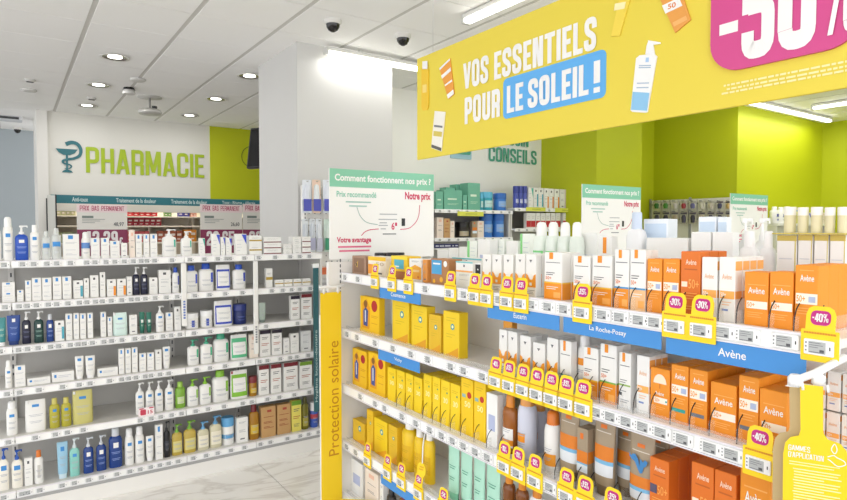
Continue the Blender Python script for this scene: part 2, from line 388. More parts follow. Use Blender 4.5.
def downlight(x, y, label, r=.12):
    p = at(x, y, 2, CEIL - .012)
    t = empty('downlight', p); tag(t, label, 'lamp', 'recessed round downlights')
    MB().lathe([(r * .86, .0), (r, -.002), (r, -.008), (r * .84, -.006)], M('e8e6e0', .4), 24, cap=False).build('trim_ring', t)
    MB().lathe([(r * .84, -.004), (r * .5, .004), (r * .46, .005)], M('8d8a84', .2, metal=.8), 24, cap=False).build('reflector', t)
    MB().lathe([(.001, -.0035), (r * .5, -.003)], M('fffef5', .4, emit=3), 20, cap=False).build('bulb', t)
    area('lamp_light', t, .12, .12, 4, (0, 0, -.02))
for x, y, l in ((115, 57, 'largest round downlight, nearest in the left ceiling'), (98.5, 85, 'round downlight second behind the largest one'), (87, 105.5, 'round downlight farthest left near the white bulkhead'),
                (249.5, 76, 'round downlight beside the white column top'), (216, 99, 'round downlight second from the white column'), (189.5, 115.5, 'small round downlight third from the white column')):
    downlight(x, y, l)
def dome(x, y, label, r=.055):
    p = at(x, y, 2, CEIL - .006 - r)
    p.z = CEIL - .006
    t = empty('security_camera', p); tag(t, label, 'camera', 'dome security cameras')
    MB().lathe([(r * 1.15, 0), (r * 1.15, -.018), (r * .95, -.03)], M('d8d6d2', .4), 20).build('base', t)
    MB().lathe([(r * .92, -.028), (r * .85, -.05), (r * .6, -.072), (r * .2, -.084), (.002, -.085)], M('1c1a1a', .15), 20, cap=False).build('dome', t)
dome(333, 28, 'dark dome camera above the white column'); dome(403, 42, 'dark dome camera next to the yellow banner'); dome(17.5, 131, 'small dome camera over the corridor', .05)
for x, y, l, kind in ((30, 80, 'small round sensor with dark slot, far left ceiling', 0), (29, 90, 'plain round cover below the far left sensor', 1), (138, 79.5, 'plain round cover near the largest downlight', 1), (91.5, 98, 'tiny dark sensor between two downlights', 0)):
    p = at(x, y, 2, CEIL - .01); p.z = CEIL - .006; r = .075 if kind else .05
    t = empty('ceiling_sensor', p); tag(t, l, 'sensor', 'small ceiling sensors')
    MB().lathe([(r, 0), (r, -.012), (r * .8, -.022), (.002, -.024)], M('cfcdc9', .5), 20, cap=False).build('cover', t)
    if not kind: MB().box(-.03, -.012, -.028, .03, .012, -.022, BLACK).build('slot', t)
p = at(129, 91, 2, CEIL - .04); p.z = CEIL - .006
t = empty('ceiling_speaker', p); tag(t, 'white ceiling box with dark top between downlights', 'speaker')
MB().lathe([(.045, 0), (.055, -.03), (.066, -.06), (.058, -.068)], M('d0cecb', .5), 20).build('body', t)
MB().lathe([(.05, -.0), (.062, -.024)], BLACK, 20).build('dark_band', t)
p = at(150, 114, 2, CEIL - .2); p.z = CEIL - .006
t = empty('ceiling_projector', p); tag(t, 'round silver ceiling unit hanging on short stem', 'projector')
MB().lathe([(.13, 0), (.13, -.012), (.02, -.014)], M('c6c4bf', .5), 24).build('ceiling_plate', t)
MB().tube([(0, 0, -.01), (0, 0, -.14)], .012, M('8f8d89', .4)).build('stem', t)
MB().lathe([(.04, -.13), (.11, -.145), (.13, -.175), (.115, -.2), (.04, -.21)], M('b9b7b2', .3, metal=.3), 24).build('body', t)
MB().lathe([(.028, -.10), (.028, -.14)], BLACK, 12, cx=.05).build('lens', t)
a = at(-2, 117, 2, CEIL - .02)
t = empty('ceiling_diffuser', (a.x - .15, a.y, CEIL - .006)); tag(t, 'slim dark slot lamp in the corridor ceiling', 'lamp')
MB().cbox(-.5, -.12, -.05, .42, .12, 0, M('d4d6d8', .5), .006).build('frame', t); MB().box(-.48, -.125, -.042, .38, -.11, -.012, M('3a3d40', .4)).build('slot', t)
# wall television beside the column
p = at(263.5, 145, 1, 6.0)
t = empty('television', (p.x + .18, 6.0, p.z)); tag(t, 'black flat television seen edge-on beside the white column', 'television'); t.rotation_euler = (math.radians(-9), 0, math.radians(-62))
MB().cbox(-.42, -.025, -.22, .42, .025, .22, M('202022', .35), .006).build('casing', t); MB().rect(-.4, -.2, .4, .2, M('0e0e10', .12), -.0262).build('screen', t)
MB().tube([(0, .02, .1), (0, .1, .3), (0, .12, CEIL - p.z - .03)], .015, DGREY).build('ceiling_bracket', t)

# ================================================================== SHELVING
def esl(big=False):
    """electronic shelf label: white frame, grey screen with dark print, two dark dots"""
    w, h = (.062, .036) if big else (.046, .030)
    INK_, DG_ = (M('77787c', .6), M('55565a', .5)) if big else (M('94969a', .6), M('7c7e82', .5))
    mb = MB().cbox(-w / 2, -.006, -h / 2, w / 2, 0, h / 2, WPLAST, .0015)
    mb.rect(-w * .33, -h * .38, w * .25, h * .38, SCREEN, -.0064)
    for k, (u0, u1) in enumerate(((-.3, .1), (-.3, .16), (-.3, .0))): mb.rect(w * u0, h * (.26 - .14 * k), w * u1, h * (.3 - .14 * k), INK_, -.0067)
    mb.rect(w * .05, -h * .28, w * .2, -h * .12, DG_, -.0067); mb.rect(-w * .3, -h * .33, w * .2, -h * .29, DG_, -.0067)
    mb.rect(w * .37, -h * .1, w * .41, h * .12, BLACK, -.0067)
    for k in range(3): mb.rect(-w * .44, h * (.22 - .25 * k), -w * .39, h * (.32 - .25 * k), INK_, -.0067)
    return mb.mesh('price_label')
ESL_S, ESL_B = esl(), esl(True)
# ---- long white gondola on the left, facing -y
LG = empty('white_gondola', (.4, 4.15, 0)); tag(LG, 'long white metal gondola stocked with skin care along the left', 'shelving')
LY, LX0, LX1, LYB = 3.96, -.35, 1.845, 4.36
LRB = [1.384, 1.154, .915, .679, .413, .112]; LRH = .040
LTOP = [z + LRH for z in LRB]
def lpart(mb, name, par=LG): return mb.build(name, par, (-.4, -4.15, 0) if par is LG else (0, 0, 0))
for i, z in enumerate(LTOP):
    y1 = LYB
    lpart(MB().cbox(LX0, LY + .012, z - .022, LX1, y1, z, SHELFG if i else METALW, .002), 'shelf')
lpart(MB().box(LX0, LYB, .0, LX1, LYB + .02, LTOP[0] - .022, M('c6c4c0', .55)), 'back_panel')
lpart(MB().cbox(LX0, LY + .002, 0, LX1, LY + .03, .094, M('f0eeea', .5), .002), 'plinth')
lpart(MB().cbox(LX0, LY - .004, .092, LX1, LY + .03, .113, M('a8a8a8', .4), .003), 'base_edge')
for X in (LX0, 0.0, .9, 1.35, LX1):
    mb = MB().box(X - .015, LYB - .02, .11, X + .015, LYB, LTOP[0] - .023, M('dedcd8', .5))
    for k in range(24): mb.rect(X - .004, .16 + k * .05, X + .004, .185 + k * .05, DGREY, LYB - .0206)
    lpart(mb, 'upright')
mb = MB().box(LX1 - .004, LY + .03, .11, LX1 + .012, LYB, LTOP[0] - .023, M('e2e0dc', .5)); lpart(mb, 'end_panel')
LRAIL = {}
for i, z in enumerate(LRB):
    for a, b in ((LX0, 0.0), (0.0, .9), (.9, 1.35), (1.35, LX1)):
        mb = MB().cbox(a + .002, LY, z, b - .002, LY + .012, z + LRH, M('fafaf8', .35), .002)
        mb.box(a + .002, LY - .004, z, b - .002, LY, z + .004, M('e8e8ea', .3)); mb.box(a + .002, LY - .004, z + LRH - .004, b - .002, LY, z + LRH, M('f2eef4', .3))
        LRAIL[(i, a)] = (b, lpart(mb, 'price_rail'))
def lrail_label(i, X):
    for (j, a), (b, r) in LRAIL.items():
        if j == i and a <= X < b:
            obj('price_label', ESL_S, r, (min(max(X, a + .028), b - .028), LY + .0002, LRB[i] + LRH / 2)); return
# vertical brand dividers on the front of the long gondola
for X, z0, z1, n, l in ((.893, LRB[2] + .07, LRB[0] - .002, 'white vertical divider strip with blue lettering, left of two', 0), (1.352, LRB[2] - .16, LRB[0] - .002, 'white vertical divider strip with grey lettering, right of two', 1)):
    t = empty('shelf_divider', (X, LY - .016, z0)); tag(t, n, 'shelf divider', 'vertical shelf dividers')
    H_ = z1 - z0
    mb = MB().cbox(-.016, 0, 0, .016, .011, H_, METALW, .003); mb.build('strip', t)
    mb = MB(); tx = M('6f86c8', .5) if l == 0 else M('8f9296', .5)
    for k in range(7): mb.rect(-.006, H_ * .12 + k * .017, .007, H_ * .12 + k * .017 + .012, tx, -.0008)
    mb.build('lettering', t)
# teal hygiene flag at the end of the long gondola
p0 = at(313.2, 268, 1, 3.9); p1 = at(318.6, 268, 1, 3.9)
t = empty('end_flag_sign', (p0.x, 3.9, 0)); tag(t, 'narrow dark teal vertical flag sign with pale rising lettering', 'sign')
pz0, pz1 = at(316, 412, 1, 3.9).z, p0.z
MB().cbox(0, 0, pz0, p1.x - p0.x, .006, pz1, M('2f6168', .5), .001).build('panel', t)
MB().cbox(-.004, 0, pz1, p1.x - p0.x + .004, .008, pz1 + .03, WPLAST, .002).build('holder', t)
vs, fs, asp = text_geo('Hygiène bucco-dentaire', .01)
zt0, zt1 = at(316, 402, 1, 3.9).z, at(316, 330, 1, 3.9).z
MB().add([(.032 - .022 * b, -.0008, zt0 + a * (zt1 - zt0)) for a, b in vs], fs, M('b9d2cf', .5)).build('lettering', t)
MB().tube([(.02, .004, .02 + pz1), (.02, .07, .02 + pz1)], .006, WPLAST).build('arm', t)

# ---- sunscreen gondola on the right, running along y, shelves facing -x
RX, RXC, RXB, RY0, RY1 = 1.55, 1.88, 2.21, .58, 3.06
RRB = [1.302, .985, .668, .346, .04]; RRH = .050
RTOP = [z + RRH - .006 for z in RRB]
def gondola(name, label, dx, detail, y0=RY0):
    g = empty(name, (RXC + dx, (RY0 + RY1) / 2, 0)); tag(g, label, 'shelving', 'parallel double-sided gondolas'); off = (-RXC, -(RY0 + RY1) / 2, 0)
    b = lambda mb, n: mb.build(n, g, off)
    b(MB().cbox(RX + .008, y0, RTOP[0] - .022, RXB - .008, RY1, RTOP[0], METALW, .002), 'top_deck')
    for z in RTOP[1:]:
        b(MB().cbox(RX + .008, y0, z - .022, RXC - .012, RY1, z, M('f4f2f0', .35), .002), 'shelf')
        b(MB().cbox(RXC + .012, y0, z - .022, RXB - .008, RY1, z, M('f4f2f0', .35), .002), 'shelf')
    b(MB().box(RXC - .012, y0, 0, RXC + .012, RY1, RTOP[0] - .023, M('f2f0ec', .55)), 'spine_panel')
    b(MB().cbox(RX + .02, y0, 0, RXB - .02, RY1, .038, M('d5d3cf', .5), .003), 'plinth')
    mb = MB().box(RX - .085, RY1 + .002, 0, RXB + .06, RY1 + .03, RTOP[0] + .065, M('efede9', .5))
    if detail:
        for k in range(46): mb.rect(RX - .016, .06 + k * .03, RX - .009, .078 + k * .03, DGREY, RY1 + .0012)
    b(mb, 'end_panel')
    rails = []
    for i, z in enumerate(RRB):
        for side in ((RX - .006, RX + .008), (RXB - .008, RXB + .006)):
            mb = MB().cbox(side[0], y0, z, side[1], RY1, z + RRH, M('fafaf8', .3), .002)
            if side[0] < RXC:
                mb.box(RX - .011, y0, z, RX - .006, RY1, z + .004, M('eae8ee', .3)); mb.box(RX - .011, y0, z + RRH - .004, RX - .006, RY1, z + RRH, M('f0ecf4', .3))
            r = b(mb, 'price_rail'); rails.append(r)
    return g, rails
RG, rr_ = gondola('sunscreen_gondola', 'white double-sided gondola of sunscreens at right, nearest the camera', 0, True)
RRAIL = rr_[0::2]
for z in RTOP[1:]:      # clear front stops along each shelf
    MB().box(RX + .010, RY0 + .02, z, RX + .013, RY1 - .02, z + .022, CLEAR).build('clear_front_stop', RG, (-RXC, -(RY0 + RY1) / 2, 0))
def rrail_label(i, x):
    p = at(x, 300, 0, RX - .006); z = RRB[i] + RRH / 2
    obj('price_label', ESL_B, RRAIL[i], (RX - .0062, p.y, z), -PI / 2)
for i, xs in enumerate(((346, 359, 426.5, 465, 500, 532.5, 549, 565, 603.5, 621, 640, 656, 725, 749, 787), (348, 358, 376, 394, 412, 429, 452, 465, 484, 598.5, 613, 629, 646, 664, 686, 714, 736), (361, 376, 385.5, 403, 417, 431, 443, 454, 465, 477, 489, 552, 602), (347, 356, 430))):
    for x in xs: rrail_label(i, x)

# wire-edged clear shelf dividers that keep the sunscreen facings apart
def rdivider(i, x, h=.075):
    y = at(x, 300, 0, RX + .02).y
    mb = MB().box(RX + .02, -.0008, 0, RX + .26, .0008, h * .55, CLEAR)
    pts = smoothpts([(RX + .022, 0, 0), (RX + .024, 0, h * .45), (RX + .034, 0, h * .8), (RX + .05, 0, h)], 4)
    mb.tube(pts, .0016, BLACK, 5)
    mb.build('shelf_divider', RG, (-RXC, y - (RY0 + RY1) / 2, RTOP[i]))
for x in (506, 518.5, 532, 546.5, 559, 573, 587.5, 600, 618.5, 634, 651, 671.5, 691, 711, 739, 761.5, 790): rdivider(1, x)
for x in (396, 405, 422, 432, 440.5, 450, 460.5, 474, 486.5, 499, 541, 555.5, 577, 590, 614, 638): rdivider(2, x, .07)
for x in (573, 591, 613, 629.5, 646, 662.5, 679.5, 701, 718, 736, 769, 794, 818.5): rdivider(0, x, .07)

# blue brand strips hung below the rails
def strip(i, x0, x1, s, u0, u1, label, drop=.052):
    z1 = RRB[i] - .001; X = RX - .004
    a, b = at(x0, 300, 0, X).y, at(x1, 300, 0, X).y; L = a - b
    t = empty('brand_strip', (X, a, z1), -PI / 2); tag(t, label, 'sign', 'blue brand strips under the shelf edges')
    MB().cbox(0, -.003, -drop, L, 0, 0, SKYB, .0008).build('strip', t)
    if s: MB().text(s, L * u0, -drop * .66, L * u1, -drop * .28, PAPERW, -.0036, .012).build('lettering', t)
strip(0, 380, 421, 'Cosmence', .3, .66, 'small blue strip under top shelf edge, farthest from viewer')
strip(0, 488, 560, 'Eucerin', .4, .58, 'blue brand strip reading Eucerin under top shelf edge'.replace(' reading Eucerin', ' above white cartons with orange bases'))
strip(0, 564, 662.5, 'La Roche-Posay', .3, .68, 'long blue brand strip third along the top shelf edge')
strip(0, 667, 808, 'Avène', .42, .62, 'longest and nearest blue brand strip under top shelf edge', .058)
strip(1, 378.5, 420, 'Vichy', .42, .6, 'blue strip under second shelf edge above yellow cartons')
strip(3, 381, 425, '', 0, 1, 'blue strip under fourth shelf edge near the floor')

# ------------------------------------------------------------------ products
def rings_at(rg, z):
    for (z0, a0, b0), (z1, a1, b1) in zip(rg, rg[1:]):
        if z0 <= z <= z1:
            q = (z - z0) / ((z1 - z0) or 1); return a0 + (a1 - a0) * q, b0 + (b1 - b0) * q
    return rg[-1][1:]
def pt(rx, ry, a, pw):
    c, s_ = math.cos(a), math.sin(a)
    return rx * math.copysign(abs(c) ** (2 / pw), c), ry * math.copysign(abs(s_) ** (2 / pw), s_)
def loft(mb, rg, m, pw=2.0, n=20, smooth=True):
    v = []; f = []
    for z, rx, ry in rg:
        for k in range(n): x, y = pt(rx, ry, 2 * PI * k / n, pw); v.append((x, y, z))
    for i in range(len(rg) - 1):
        for k in range(n): f.append((i * n + k, i * n + (k + 1) % n, (i + 1) * n + (k + 1) % n, (i + 1) * n + k))
    mb.add(v, f, m, smooth)
    mb.add(v[:n], [tuple(range(n - 1, -1, -1))], m); mb.add(v[-n:], [tuple(range(n))], m)
def patch(mb, rg, z0, z1, ha, m, pw=2.0, n=8, off=.0007, a_c=0):
    zs = sorted({z0, z1} | {z for z, _, _ in rg if z0 < z < z1}); v = []; f = []
    for z in zs:
        rx, ry = rings_at(rg, z)
        for k in range(n + 1):
            a = -PI / 2 + math.radians(a_c) + math.radians(ha) * (2 * k / n - 1); x, y = pt(rx + off, ry + off, a, pw); v.append((x, y, z))
    for i in range(len(zs) - 1):
        for k in range(n): o = i * (n + 1) + k; f.append((o, o + 1, o + n + 2, o + n + 1))
    mb.add(v, f, m, True)
BLUESQ = M('3f8fd6', .5); NAVY = M('1f3a78', .35); NAVYB = M('27549f', .35)
class Box:
    def __init__(s, mb, w, d, h): s.mb, s.w, s.d, s.h = mb, w, d, h; s.k = 0
    def y(s): s.k += 1; return -s.d / 2 - .0005 - .00012 * s.k
    def R(s, u0, v0, u1, v1, m): s.mb.rect((u0 - .5) * s.w, v0 * s.h, (u1 - .5) * s.w, v1 * s.h, m, s.y()); return s
    def P(s, pts, m): s.mb.poly([((u - .5) * s.w, v * s.h) for u, v in pts], m, s.y()); return s
    def T(s, t, u0, v0, u1, v1, m, bold=.01): s.mb.text(t, (u0 - .5) * s.w, v0 * s.h, (u1 - .5) * s.w, v1 * s.h, m, s.y(), bold); return s
    def L(s, u0, u1, vs, m=INK, t=.012):
        y = s.y()
        for k, v in enumerate(vs): s.mb.rect((u0 - .5) * s.w, v * s.h, (u0 + (u1 - u0) * (1, .8, .9, .6)[k % 4] - .5) * s.w, (v + t) * s.h, m, y)
        return s
    def O(s, u, v, r, m, sz=1): s.mb.disc((u - .5) * s.w, v * s.h, r * s.w, m, s.y(), 14, sz); return s
    def S(s, v0, v1, m):      # band on the right-hand side of the carton
        x = s.w / 2 + .0005; a, b = -s.d / 2 + .001, s.d / 2 - .001
        s.mb.add([(x, a, v0 * s.h), (x, b, v0 * s.h), (x, b, v1 * s.h), (x, a, v1 * s.h)], [(0, 1, 2, 3)], m); return s
OL = M('f9b25a', .5); ODK = M('c45f18', .5); PEACH = M('f6c48e', .5); YL = M('fbe23a', .5); GRN = M('46b978', .5); LGRN = M('8cc63f', .5)
OLIVE = M('b5ad3c', .3); WINE = M('7a1f2b', .4); PALEG = M('d7ead8', .5)
def p_blue(b): b.R(.32, .80, .62, .95, BLUESQ).L(.15, .85, (.66, .62, .36, .2, .16), M('b9bcc4', .6))
def p_plain(b): b.L(.2, .8, (.82, .78, .5, .46, .42), M('9ba0a8', .6)).R(.3, .12, .7, .17, INK)
def p_dark(b): b.R(.35, .8, .6, .9, DGREY).L(.15, .85, (.6, .5, .46, .3), M('b0b2b6', .6))
def p_teal(b): b.R(.72, .1, .98, .7, M('4aa7bd', .5)); p_dark(b)
def p_orange(b): b.R(.72, .05, .98, .6, ORANGE); p_dark(b)
def p_pink(b): b.R(.3, .78, .7, .9, M('efc3ae', .5)).L(.2, .8, (.6, .4, .36))
def p_cer(b, m=None): b.P([(.55, .97), (.98, .97), (.98, .5)], m or M('3d55c9', .5)).L(.12, .6, (.7, .5, .36, .2), M('9aa2b4', .6))
def p_cerg(b): p_cer(b, M('45b9a0', .5))
def p_redbase(b): b.R(0, .03, 1, .2, WINE).L(.2, .8, (.7, .62), INK)
def p_lid(m):
    def f(b): b.R(0, .86, 1, 1, m).S(.86, 1, m).L(.2, .8, (.72, .66), DGREY, .02).L(.15, .85, (.48, .42), M('b5552e', .6), .02).L(.2, .8, (.24, .2, .16), DGREY)
    return f
def p_bowline(b): b.R(0, .4, 1, .55, M('b89a3a', .5)).L(.2, .8, (.75, .7), INK)
def p_euc(b):
    o = M('f5a02a', .5)
    b.R(0, .22, 1, .40, o).P([(0, .4), (.34, .4), (.22, .5), (0, .54)], o).P([(.66, .4), (1, .4), (1, .54), (.78, .5)], o).P([(.34, .4), (.42, .4), (.3, .46)], o)
    b.P([(.36, .87), (.64, .87), (.5, .8)], INK).R(0, 0, 1, .2, PAPERW).L(.1, .9, (.14, .1, .06), INK).R(.38, .26, .62, .33, PAPERW)
def p_lrp(b, band=None, low=ORANGE):
    b.R(.28, .86, .5, 1, ORANGE).L(.1, .9, (.78,), INK, .014).L(.1, .6, (.56, .52), DGREY, .014).T('50+', .08, .42, .42, .49, ORANGED, .01)
    b.R(0, .0, 1, .34, low).R(0, .34, 1, .37, band or M('f4c13d', .5)).L(.12, .8, (.26, .22), PAPERW, .012).S(0, .34, low).S(.34, .37, band or M('f4c13d', .5))
    b.R(.55, .04, .92, .16, OL)
def p_lrpb(b): p_lrp(b, M('4c9bd0', .5))
def p_lrpp(b): p_lrp(b, M('4c9bd0', .5), PEACH)
def p_lrpg(b): p_lrp(b, M('7fb24a', .5))
def p_lrpw(b): b.R(.28, .84, .52, 1, ORANGE).L(.1, .9, (.76,), INK, .014).L(.1, .7, (.5, .46, .3), INK).R(0, .40, 1, .43, M('9bbf62', .5)).R(.1, .22, .28, .28, DGREY).L(.1, .9, (.14, .1), M('9a9da2', .6))
def p_lrpt(b): b.R(.3, .8, .52, 1, ORANGE).L(.1, .9, (.72,), INK, .014).R(0, .3, 1, .33, M('3f8f96', .5)).L(.1, .9, (.26, .2, .14), M('9a9da2', .6))
def p_avW(b): b.T('Avène', .2, .66, .8, .74, M('efb98c', .5)).R(.08, .36, .98, .48, OL).T('50+', .12, .385, .45, .455, PAPERW, .015).L(.2, .8, (.3, .26), M('f1bd8b', .5)).R(.2, .17, .6, .2, M('7d93c9', .5)).S(.36, .48, OL).S(.8, .94, OL)
def avo(b, umb=False, strip_=None, band=.42):
    b.T('Avène', .22, .76, .82, .86, PAPERW, .012).L(.2, .8, (.92,), OL, .012)
    b.R(.05, band, .98, band + .16, M('fdf1e2', .5)).T('50+', .08, band + .03, .46, band + .13, M('f09a2e', .5), .015).R(.6, band + .03, .9, band + .12, M('aebbdc', .5))
    b.L(.12, .85, (band - .07, band - .11, band - .15), OL, .014)
    if strip_: b.R(.08, .2, .86, .26, strip_)
def p_avO(b): avo(b)
def p_avT(b): avo(b, strip_=M('2fa39c', .5), band=.5)
def p_avG(b): avo(b, strip_=M('6d7480', .5), band=.5)
def p_avU(b):
    pts = [(.5 + .34 * math.cos(PI * k / 12), .7 + .19 * math.sin(PI * k / 12)) for k in range(13)]
    b.P(pts, M('fbe8cf', .5)).R(.485, .6, .515, .7, ODK).T('Avène', .25, .46, .72, .54, PAPERW).R(.2, .3, .9, .42, M('fdf1e2', .5)).T('50+', .24, .32, .5, .4, M('f09a2e', .5), .015).O(.84, .36, .05, M('3ba79c', .5)).L(.2, .8, (.22, .18), OL)
def p_avL(b): b.T('Avène', .16, .6, .86, .72, PAPERW, .012).L(.14, .9, (.76,), OL, .014).R(.1, .32, .98, .46, M('fdf1e2', .5)).T('50+', .13, .345, .45, .435, M('f09a2e', .5), .015).L(.14, .8, (.24, .2, .16), OL, .014)
def p_avD(b): b.T('Avène', .26, .8, .8, .88, M('fbe3cc', .5)).L(.2, .85, (.72,), ODK, .02).T('50+', .42, .44, .94, .58, OL, 0).R(.06, .46, .36, .54, M('fbe3cc', .5)).L(.15, .85, (.36, .32, .28), OL, .012).L(.2, .8, (.16, .12), OL)
def p_avDq(b): p_avD(b); b.R(.04, .44, .4, .58, M('575069', .5)).O(.5, .1, .34, OL, .5).O(.5, .1, .3, ORANGED, .5)
YT = M('fdf6b0', .5)
def p_yel(b): b.T('30', .3, .5, .8, .62, YT, .02).O(.72, .74, .07, M('4b8f6a', .5)).L(.2, .85, (.84, .8), M('d8b40c', .5)).P([(.9, .02), (1, .02), (1, .35)], M('d9b20a', .5)).S(.05, .4, M('e0bb10', .5))
def p_yelt(b): b.L(.2, .8, (.86, .8, .5, .44), M('d3b318', .5)).O(.6, .68, .12, M('4d9ea8', .5)).O(.6, .68, .06, YT).P([(.1, .02), (.95, .02), (.95, .25), (.5, .12)], M('e8a61a', .5))
def p_yels(b): b.T('50', .3, .5, .8, .6, YT, .02).O(.7, .72, .18, M('c4301f', .5)).R(.1, .66, .4, .72, M('8fb6b6', .5)).L(.2, .8, (.9, .86), M('d8b40c', .5))
def p_pic(b):
    b.P([(.1, .12), (.5, .12), (.55, .7), (.35, .95), (.12, .8)], M('e9a31a', .5)).P([(.18, .2), (.4, .18), (.44, .62), (.3, .72), (.17, .6)], M('3a4f9a', .5)).O(.3, .8, .1, M('8a5a2a', .5)).R(.26, .3, .32, .62, M('dfe4f2', .5))
    b.O(.76, .78, .15, M('b3202c', .5)).L(.6, .95, (.5, .46, .3), M('d08c12', .5)).R(0, 0, 1, .1, M('f3c21c', .5))
def p_brown(b): b.R(.12, .1, .88, .9, M('8b6a52', .5)).P([(.25, .5), (.45, .75), (.4, .35)], M('d8b24a', .5)).R(.3, .45, .38, .6, BLACK)
def p_bblue(b): b.R(.06, .4, .62, .95, M('4aa3d6', .5)).R(.14, .78, .54, .84, PAPERW).O(.82, .82, .1, PAPERW).O(.6, .2, .09, M('f0b52a', .5)).O(.2, .12, .07, M('f0b52a', .5))
def p_yblue(b): b.R(0, .86, 1, 1, YL).R(.2, .45, .8, .85, M('58b4cc', .5)).R(0, 0, 1, .35, M('b8703a', .5)).R(.2, .52, .5, .58, PAPERW)
def p_wo(b): b.L(.2, .8, (.9, .86), INK).P([(0, .1), (1, .1), (1, .62), (.5, .74), (0, .58)], M('f6b23a', .5)).R(.15, .42, .85, .52, M('f9d79a', .5)).O(.75, .2, .06, ORANGED)
def p_wy(b): b.R(0, .8, 1, 1, M('f5c62c', .5)).R(0, .1, .35, .6, M('f09b33', .5)).T('50', .45, .55, .9, .72, M('c9b49a', .5)).R(.55, .12, .8, .2, DGREY)
def p_wline(b): b.R(0, .6, 1, .66, OL).O(.5, .84, .05, INK).L(.2, .8, (.5, .46, .3), M('b6b9bf', .6)).P([(.8, .05), (1, .05), (1, .45)], M('9cc7d6', .5)).R(0, .95, 1, 1, M('6fc4c9', .5))
def p_black(b): b.R(.08, .6, .92, .95, BLACK).O(.5, .76, .08, PAPERW).L(.2, .8, (.4, .3))
def p_green(b): b.R(.0, 0, .25, 1, M('8fdc8e', .5)).L(.35, .9, (.8, .7, .6, .5, .4, .3), M('c9d4da', .6))
def p_mint(b): b.R(.2, .5, .7, .58, PALEG).L(.2, .8, (.3, .25), PALEG)
def p_tan(b): b.R(.4, .82, .7, .9, M('b04a3a', .5)).L(.15, .85, (.66, .5, .46, .34, .3), M('9c4a30', .5), .018)
def p_gold(b): b.R(0, .93, 1, 1, M('c9b24a', .4)).R(.9, 0, .97, .93, M('d6c77a', .5)).L(.12, .8, (.7, .5), M('d5d8de', .6)).R(.3, .12, .75, .17, INK).R(.2, .05, .75, .1, INK)
def p_lblue(b): b.R(.06, .3, .94, .94, M('cfe0f4', .5)).L(.2, .8, (.6, .56), PAPERW, .03)
def p_low(b): b.R(.2, .3, .8, .6, M('b9c2e2', .5))
def p_flat(b): b.R(.1, .45, .2, .75, BLUESQ).L(.28, .85, (.6, .45), M('c6c9d0', .6), .05)
def p_red(b): b.R(0, .1, 1, .5, M('c4303a', .5)).L(.2, .8, (.75, .65))
def p_lrs(b): b.R(.35, .7, .62, .98, ORANGE).L(.1, .9, (.6, .3), M('c9bfb8', .6))
WBOX = M('f1f0ed', .5); BEIGE = M('a5937a', .45)
